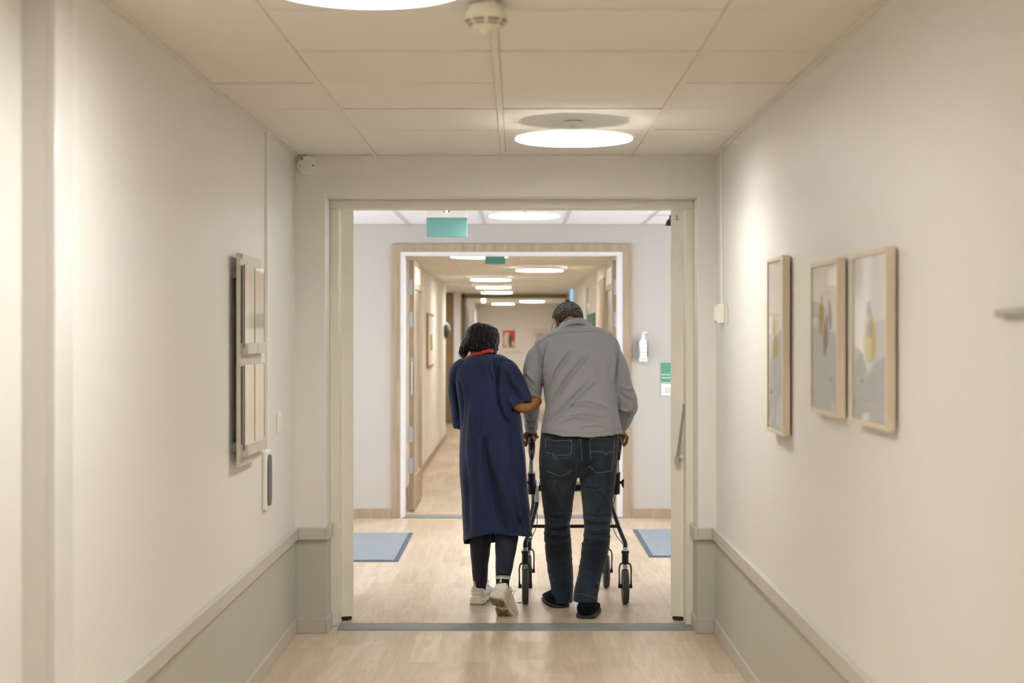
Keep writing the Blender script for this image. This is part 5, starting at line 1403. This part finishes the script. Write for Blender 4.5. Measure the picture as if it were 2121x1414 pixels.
# sneakers
def sneaker(M, label=None):
    up = [(-0.002, 0, .022, .040, .070), (0.006, 0, .033, .032, .098), (0.022, 0, .039, .028, .108), (0.045, 0, .040, .026, .098), (0.075, 0, .041, .026, .094), (0.11, .001, .043, .026, .102), (0.145, .003, .046, .026, .092), (0.185, .005, .049, .026, .074), (0.225, .006, .047, .026, .062), (0.255, .005, .038, .028, .054), (0.272, .004, .020, .032, .046)]
    b = MB(); b.loft(shoe_rings(interp(up, 4), M, 36, 0.88)); o = b.build('sneaker', shoe_w, woman, smooth=True)
    # overlays on the heel and quarters
    for (ya, yb, zl, zh, gr) in ((-0.004, 0.075, .050, .062, .0022), (-0.003, 0.10, .070, .074, .0016), (-0.002, 0.06, .036, .046, .003)):
        bb = MB(); rings = []
        S_ = interp(up, 8)
        def at(y):
            for s1, s2 in zip(S_[:-1], S_[1:]):
                if s1[0] <= y <= s2[0]:
                    t = (y - s1[0]) / (s2[0] - s1[0] + 1e-9); return [p + (q - p) * t for p, q in zip(s1, s2)]
            return S_[0]
        path = [yb - (yb - ya) * i / 12 for i in range(13)]
        sideL = [(-1, y) for y in path]; sideR = [(1, y) for y in path[::-1]]
        for sx, y in sideL + sideR:
            y_, xo, a, z0, z1 = at(max(y, -0.002)); 
            r = []
            for z in (zl, zl + .001, zh - .001, zh):
                q = max(-1, min(1, (z - (z0 + z1) / 2) / ((z1 - z0) / 2))); q_ = abs(q) ** (1 / .88); cc = max(0, 1 - q_ ** 2) ** .5; cc = cc ** .88
                wz = 1.0 if q < 0 else 1 - .28 * q * q
                g = gr if z in (zl + .001, zh - .001) else -.001
                r.append(M @ Vector((xo + sx * (a * cc * wz + g), y_ - (g if y_ < 0.004 else 0), z)))
            rings.append(r)
        bb.loft(rings, cap=False, closed=False); bb.build('leather_overlay', shoe_w, o, smooth=True)
    # thick sculpted sole
    so = [(-0.010, 0, .026, .008, .040), (-0.004, 0, .038, .001, .044), (0.02, 0, .045, 0.0, .040), (0.06, 0, .044, 0.0, .034), (0.088, 0, .040, .006, .032), (0.100, 0, .039, .010, .031), (0.115, 0, .041, .004, .031), (0.15, .003, .048, 0.0, .031), (0.20, .006, .052, 0.0, .031), (0.24, .006, .048, .003, .033), (0.268, .004, .036, .012, .038), (0.284, .003, .018, .024, .042)]
    b = MB(); b.loft(shoe_rings(interp(so, 4), M, 36, 0.45)); s_o = b.build('sole', shoe_sole, o, smooth='auto')
    tr = MB()
    for y in [0.004 + 0.0135 * i for i in range(6)] + [0.122 + 0.0135 * i for i in range(10)]:
        for s1, s2 in zip(interp(so, 8)[:-1], interp(so, 8)[1:]):
            if s1[0] <= y <= s2[0]:
                a = s1[2]; xo = s1[1]; z = s1[3]
                for (x0, x1) in ((-.93, -.52), (-.44, -.04), (.04, .44), (.52, .93)):
                    sh_ = 0.004 * (1 if abs(x0 + x1) < .9 else -1)
                    tr.box(xo + a * x0, xo + a * x1, y - .004 + sh_, y + .004 + sh_, z - .0045, z + .002, M=M)
                break
    tr.build('tread', shoe_tread, s_o)
    # pull tab, tongue, lace loop
    bb = MB(); bb.tube([M @ Vector(p) for p in ((-.008, .002, .092), (-.009, -.012, .104), (-.009, -.013, .118), (-.009, -.004, .110))], [(.007, .0015)] * 4, 10, ref=(0, 0, 1), res=3); bb.build('pull_tab', shoe_w, o, smooth=True)
    bb = MB(); bb.loft(shoe_rings(interp([(0.085, 0, .022, .08, .108), (0.10, 0, .024, .085, .128), (0.112, 0, .022, .09, .122), (0.13, 0, .020, .08, .104)], 3), M, 20)); bb.build('tongue', shoe_w, o, smooth=True)
    for k in range(4):
        y = .118 + .02 * k; z = .103 - .0105 * k
        bb = MB(); bb.tube([M @ Vector((-.024, y, z - .006)), M @ Vector((0, y + .004, z + .004)), M @ Vector((.026, y, z - .006))], .0026, 8, res=3, ref=(0, 0, 1)); bb.build('lace', shoe_w, o, smooth=True)
    bb = MB(); bb.tube([M @ Vector(p) for p in ((.018, .112, .100), (.036, .106, .112), (.044, .104, .104), (.038, .108, .088), (.044, .112, .072))], .0016, 8, res=4); bb.build('lace_end', mat('grey_lace_end', rgb(120, 120, 118), .7), o, smooth=True)
    return o
sneaker(MWL); sneaker(MWR)

# hair: cap plus wavy locks
skw = [((0, -0.008 * .94, 0.035 * .94), (0.074, 0.093, 0.084)), ((0, -0.030, 0.013), (0.068, 0.072, 0.070))]
def scalpw(p):
    return min((p.z + 0.055) * 40, (0.066 - p.y + max(0, p.z - 0.06) * .6) * 40, (p.z - (-0.03 + 0.9 * max(0, p.y))) * 40 if p.y > 0 else 9)
bb, grid = shell(HW, skw, scalpw, 0.010, 'hair', hair_black, woman, 96, 64, seedn=22, amp=.003)
rn = random.Random(11)
crown = Vector((0.014, -0.055, 0.098))
def skp(ph, th, off):
    d = Vector((math.sin(th) * math.cos(ph), math.sin(th) * math.sin(ph), math.cos(th)))
    c0 = Vector((0, -0.012, 0.030)); r = Vector((0.077 + off, 0.096 + off, 0.086 + off))
    return c0 + Vector((d.x * r.x, d.y * r.y, d.z * r.z))
for i in range(420):
    # azimuth from the right temple round the back to the left temple
    u = rn.random(); ph = math.radians(20) - math.radians(220) * u
    leftness = max(0, (u - 0.40) / 0.60)
    th0 = rn.uniform(0.35, 1.25); off = rn.uniform(0.006, 0.013)
    pts = []
    sweep = rn.uniform(-0.2, 0.2)
    for q in range(5):
        th = th0 + (1.75 - th0) * q / 4
        wv = 0.05 * math.sin(q * 1.9 + i)
        pts.append(skp(ph + sweep * (1 - q / 4) + wv, th, (off if q else 0.004) + 0.002 * math.sin(q * 2.1 + i * 1.3)))
    p = pts[-1].copy(); outd = Vector((math.cos(ph), math.sin(ph), 0))
    length = rn.uniform(0.056, 0.086) + 0.026 * leftness
    nseg = 6; phs = rn.uniform(0, 6.28); amp = rn.uniform(0.005, 0.012)
    tang = Vector((-outd.y, outd.x, 0))
    for q in range(1, nseg + 1):
        f = q / nseg
        spread = outd * (0.006 * f + (0.006 * f * f if leftness > .3 else -0.010 * f)) + tang * amp * math.sin(phs + f * 5.6) + outd * amp * .7 * math.cos(phs + f * 5.6)
        hook = 0.016 * max(0, f - .8) * 5 * (0.6)
        pts.append(p + Vector((-0.010 * leftness * f, 0, -length * f + hook * .5)) + spread)
    r0 = rn.uniform(0.0020, 0.0048)
    bb.tube([HW @ q for q in pts], [(r0 * .6, r0 * .5)] + [(r0 * 1.2, r0 * .8)] * (len(pts) - 3) + [(r0 * .8, r0 * .6), (r0 * .25, r0 * .25)], 6, 0, res=3)
# fuller curls at the ends
for i in range(90):
    u = rn.random(); ph = math.radians(10) - math.radians(205) * u; leftness = max(0, (u - .6) / .4)
    base = skp(ph, 1.75, 0.004) + Vector((-0.014 * leftness, 0, -0.035 - rn.uniform(0, .03) - .022 * leftness))
    outd = Vector((math.cos(ph), math.sin(ph), 0)); tang = Vector((-outd.y, outd.x, 0)); R0 = rn.uniform(.006, .013); sg = rn.choice((-1, 1)); pts = []
    for q in range(9):
        a = q / 8 * 4.6 + rn.uniform(0, .2)
        pts.append(base + tang * sg * R0 * math.sin(a) + outd * R0 * .8 * (1 - math.cos(a)) * .6 + Vector((0, 0, .012 - .003 * q + R0 * .5 * math.cos(a))))
    bb.tube([HW @ q for q in pts], [.0018] + [.0034] * 7 + [.001], 6, 0, res=2)
bb.build('hair', hair_black, woman, smooth=True)

# ---------------------------------------------------------------- WALKING FRAME
blk = mat('black_powder_coat', rgb(20, 21, 24), 0.4)
blk_m = mat('black_moulded_plastic', rgb(16, 17, 19), 0.5)
silver = mat('silver_tube', rgb(190, 194, 198), 0.25, metal=0.9)
tyre = mat('grey_rubber_tyre', rgb(58, 58, 58), 0.7, bump=.3, bscale=200)
band = mat('white_reflector_band', rgb(216, 216, 212), 0.5)
pad_b = mat('black_seat_fabric', rgb(28, 29, 31), 0.7)
RO = empty('walking_frame', (0.3285, 8.85, 0), 'black four-wheeled walking frame with seat, pushed by the person in grey', 'walking frame')
mx = 0.3285
for s in (-1, 1):
    def X(x): return mx + s * (mx - x)          # x given for the left side
    fx = 0.066 if s < 0 else 0.538        # the swivel wheels in front track a little narrower
    # rear wheel
    for (wx, wy, r, rear) in ((X(0.044), 8.577, 0.100, True), (fx, 9.13, 0.100, False)):
        c = Vector((wx, wy, r))
        prof = []
        b = MB(); Rm = Matrix.Translation(c) @ Matrix.Rotation(PI / 2, 4, 'Y')
        b.lathe([(0.070, -0.0155), (0.086, -0.0185), (0.095, -0.016), (0.0995, -0.008), (0.1, 0), (0.0995, 0.008), (0.095, 0.016), (0.086, 0.0185), (0.070, 0.0155)], 48, M=Rm)
        wo = b.build('wheel', tyre, RO, smooth=True)
        b = MB(); b.lathe([(0.012, -0.020), (0.020, -0.018), (0.022, -0.008), (0.068, -0.0165), (0.072, -0.0165), (0.072, 0.0165), (0.068, 0.0165), (0.022, 0.008), (0.020, 0.018), (0.012, 0.020)], 40, M=Rm); b.build('rim', blk_m, wo, smooth='auto')
        hc = W(1087, 1160, 8.577).z if rear else 0.235
        top = Vector((c.x, wy + (0.0 if rear else -0.01), 0.235))
        for q in (-1, 1):
            x = c.x + q * 0.0335
            b = MB(); b.tube([top + Vector((q * .006, 0, -.004)), (c.x + q * .024, wy, 0.228), (x, wy, 0.205), (x, wy, 0.150), (x, wy, r)], [(.006, .013), (.0055, .012), (.0045, .012), (.004, .011), (.006, .012)], 12, ref=(0, 1, 0), res=3)
            b.cyl((x - q * .012, wy, r), (x + q * .006, wy, r), .012); b.build('fork_arm', blk, RO, smooth=True)
        b = MB(); b.cyl((c.x, wy, 0.226), (c.x, wy, 0.298), 0.0190, 24); b.cyl((c.x, wy, 0.288), (c.x, wy, 0.302), 0.0225, 24); b.build('fork_housing', blk_m, RO, smooth='auto')
        b = MB(); b.box(c.x - .013, c.x + .013, wy - .02, wy + .02, .2045, .221); b.build('brake_block', mat('pale_brake_block', rgb(176, 172, 160), .5), RO, bevel=.004)
        b = MB(); b.cyl((c.x, wy, 0.300), (c.x, wy, 0.322), 0.0145, 24); b.build('reflector_band', band, RO, smooth='auto')
    # rear leg
    pL = [(X(0.0440), 8.577, 0.320), (X(0.044), 8.585, 0.345), (X(0.055), 8.61, 0.372), (X(0.075), 8.66, 0.425), (X(0.105), 8.735, 0.520), (X(0.112), 8.76, 0.56), (X(0.112), 8.765, 0.60), (X(0.111), 8.78, 0.655), (X(0.098), 8.80, 0.69), (X(0.085), 8.80, 0.675)]
    b = MB(); b.tube(pL[:6], 0.0125, 16, ref=(0, 1, 0), res=5); b.build('rear_leg', blk, RO, smooth=True)
    b = MB(); b.tube(pL[5:], 0.0125, 16, ref=(0, 1, 0), res=5); b.build('bent_tube', silver, RO, smooth=True)
    b = MB(); b.cyl(Vector(pL[5]) + Vector((0, 0, -0.004)), Vector(pL[6]) + Vector((0, 0, 0.0)), 0.0142, 20); b.build('reflector_band', band, RO, smooth='auto')
    # front leg
    b = MB(); b.tube([(fx, 9.12, 0.320), (fx, 9.11, 0.36), (X(0.092), 9.02, 0.50), (X(0.095), 8.90, 0.62), (X(0.090), 8.84, 0.66)], 0.0125, 16, ref=(0, 1, 0), res=5); b.build('front_leg', blk, RO, smooth=True)
    # handle column
    gx, gy, gz = X(0.081), 8.72, 0.940
    b = MB(); b.tube([(gx, 8.78, 0.62), (gx, 8.74, 0.80), (gx, 8.72, 0.885), (gx, 8.71, 0.925)], 0.0105, 16, res=3, ref=(0, 1, 0)); b.build('handle_column', silver, RO, smooth=True)
    b = MB(); b.tube([(gx, 8.785, 0.605), (gx, 8.77, 0.69), (gx, 8.765, 0.725)], [.021, .022, .019], 20, res=2, ref=(0, 1, 0)); b.cyl((gx, 8.77, .70), (gx, 8.762, .73), .0225)
    b.build('clamp', blk_m, RO, smooth='auto')
    b = MB(); kx = gx + s * 0.026
    b.cyl((gx, 8.765, .672), (kx + s * .012, 8.765, .672), .008)
    for q in range(3):
        a = q * 2 * PI / 3 + .3; b.tube([(kx + s * .008, 8.765, .672), (kx + s * .012, 8.765 + .024 * math.cos(a), .672 + .024 * math.sin(a))], [.010, .006], 10, roundcap=True, ref=(1, 0, 0))
    b.build('adjusting_knob', blk_m, RO, smooth='auto')
    b = MB(); b.tube([(gx, 8.555, gz - 0.004), (gx, 8.60, gz), (gx, 8.66, gz + 0.003), (gx, 8.72, gz)], [(.015, .016), (.017, .017), (.0155, .0165), (.017, .017)], 20, ref=(0, 0, 1), res=4, roundcap=True); b.build('handle_grip', blk_m, RO, smooth=True)
    b = MB(); b.tube([(gx, 8.575, gz - .006), (gx, 8.59, gz - .035), (gx, 8.63, gz - .075), (gx, 8.68, gz - .115)], [(.0165, .018), (.019, .020), (.018, .019), (.013, .014)], 20, ref=(1, 0, 0), res=4, roundcap=True); b.build('grip_housing', blk_m, RO, smooth=True)
    b = MB(); b.tube([(gx, 8.72, gz - .012), (gx, 8.69, gz - .045), (gx, 8.63, gz - .060), (gx, 8.585, gz - .070), (gx, 8.575, gz - .105), (gx, 8.60, gz - .118), (gx, 8.66, gz - .100), (gx, 8.715, gz - .07)], [(.010, .009)] * 8, 14, ref=(1, 0, 0), res=4, roundcap=True); b.build('brake_lever', blk_m, RO, smooth=True)
    b = MB(); b.tube([(gx, 8.72, gz - .06), (gx + s * .012, 8.74, gz - .2), (gx - s * .004, 8.76, .60), (X(.11), 8.74, .52), (X(.112), 8.72, .44), (X(.085), 8.68, .37), (X(.055), 8.62, .335), (X(.05), 8.60, .315)], .0022, 8, res=5, ref=(0, 1, 0)); b.build('brake_cable', blk_m, RO, smooth=True)
b = MB(); b.box(mx - .225, mx + .225, 8.80, 9.02, .615, .652); b.build('seat', pad_b, RO, bevel=.012, seg=3)
b = MB(); b.cyl((mx - .235, 8.795, .640), (mx + .235, 8.795, .640), .0205, 20); b.build('seat_bar', blk_m, RO, smooth='auto')
b = MB(); b.cyl((mx - .25, 8.665, .430), (mx + .25, 8.665, .430), .0098, 16); b.build('cross_bar', blk, RO, smooth='auto')
# ================================================================ WORLD, CAMERA, VIEW
w = bpy.data.worlds.new('World'); bpy.context.scene.world = w; w.use_nodes = True
w.node_tree.nodes['Background'].inputs[0].default_value = (0.78, 0.88, 1.0, 1)
w.node_tree.nodes['Background'].inputs[1].default_value = 2.0
cd = bpy.data.cameras.new('camera'); cam = bpy.data.objects.new('camera', cd); C.objects.link(cam)
cam.location = (0, 0, HC); cam.rotation_euler = (PI / 2, 0, 0)
cd.sensor_width = 36; cd.lens = F / 2121 * 36
cd.shift_x = -(CX - 1060.5) / 2121; cd.shift_y = -(707 - CY) / 2121
cd.clip_start = 0.05; cd.clip_end = 200
cd.dof.use_dof = True; cd.dof.focus_distance = 8.3; cd.dof.aperture_fstop = 2.4
sc = bpy.context.scene
sc.camera = cam
sc.view_settings.view_transform = 'Standard'; sc.view_settings.look = 'None'; sc.view_settings.gamma = 1; sc.view_settings.use_curve_mapping = False
sc.view_settings.exposure = 0.42
cy = sc.cycles
cy.max_bounces = 6; cy.diffuse_bounces = 4; cy.glossy_bounces = 3; cy.use_adaptive_sampling = True; cy.adaptive_threshold = 0.04; cy.transparent_max_bounces = 12; cy.transmission_bounces = 4
cy.use_light_tree = False; cy.use_denoising = True; cy.sample_clamp_indirect = 6.0; cy.caustics_reflective = False; cy.caustics_refractive = False
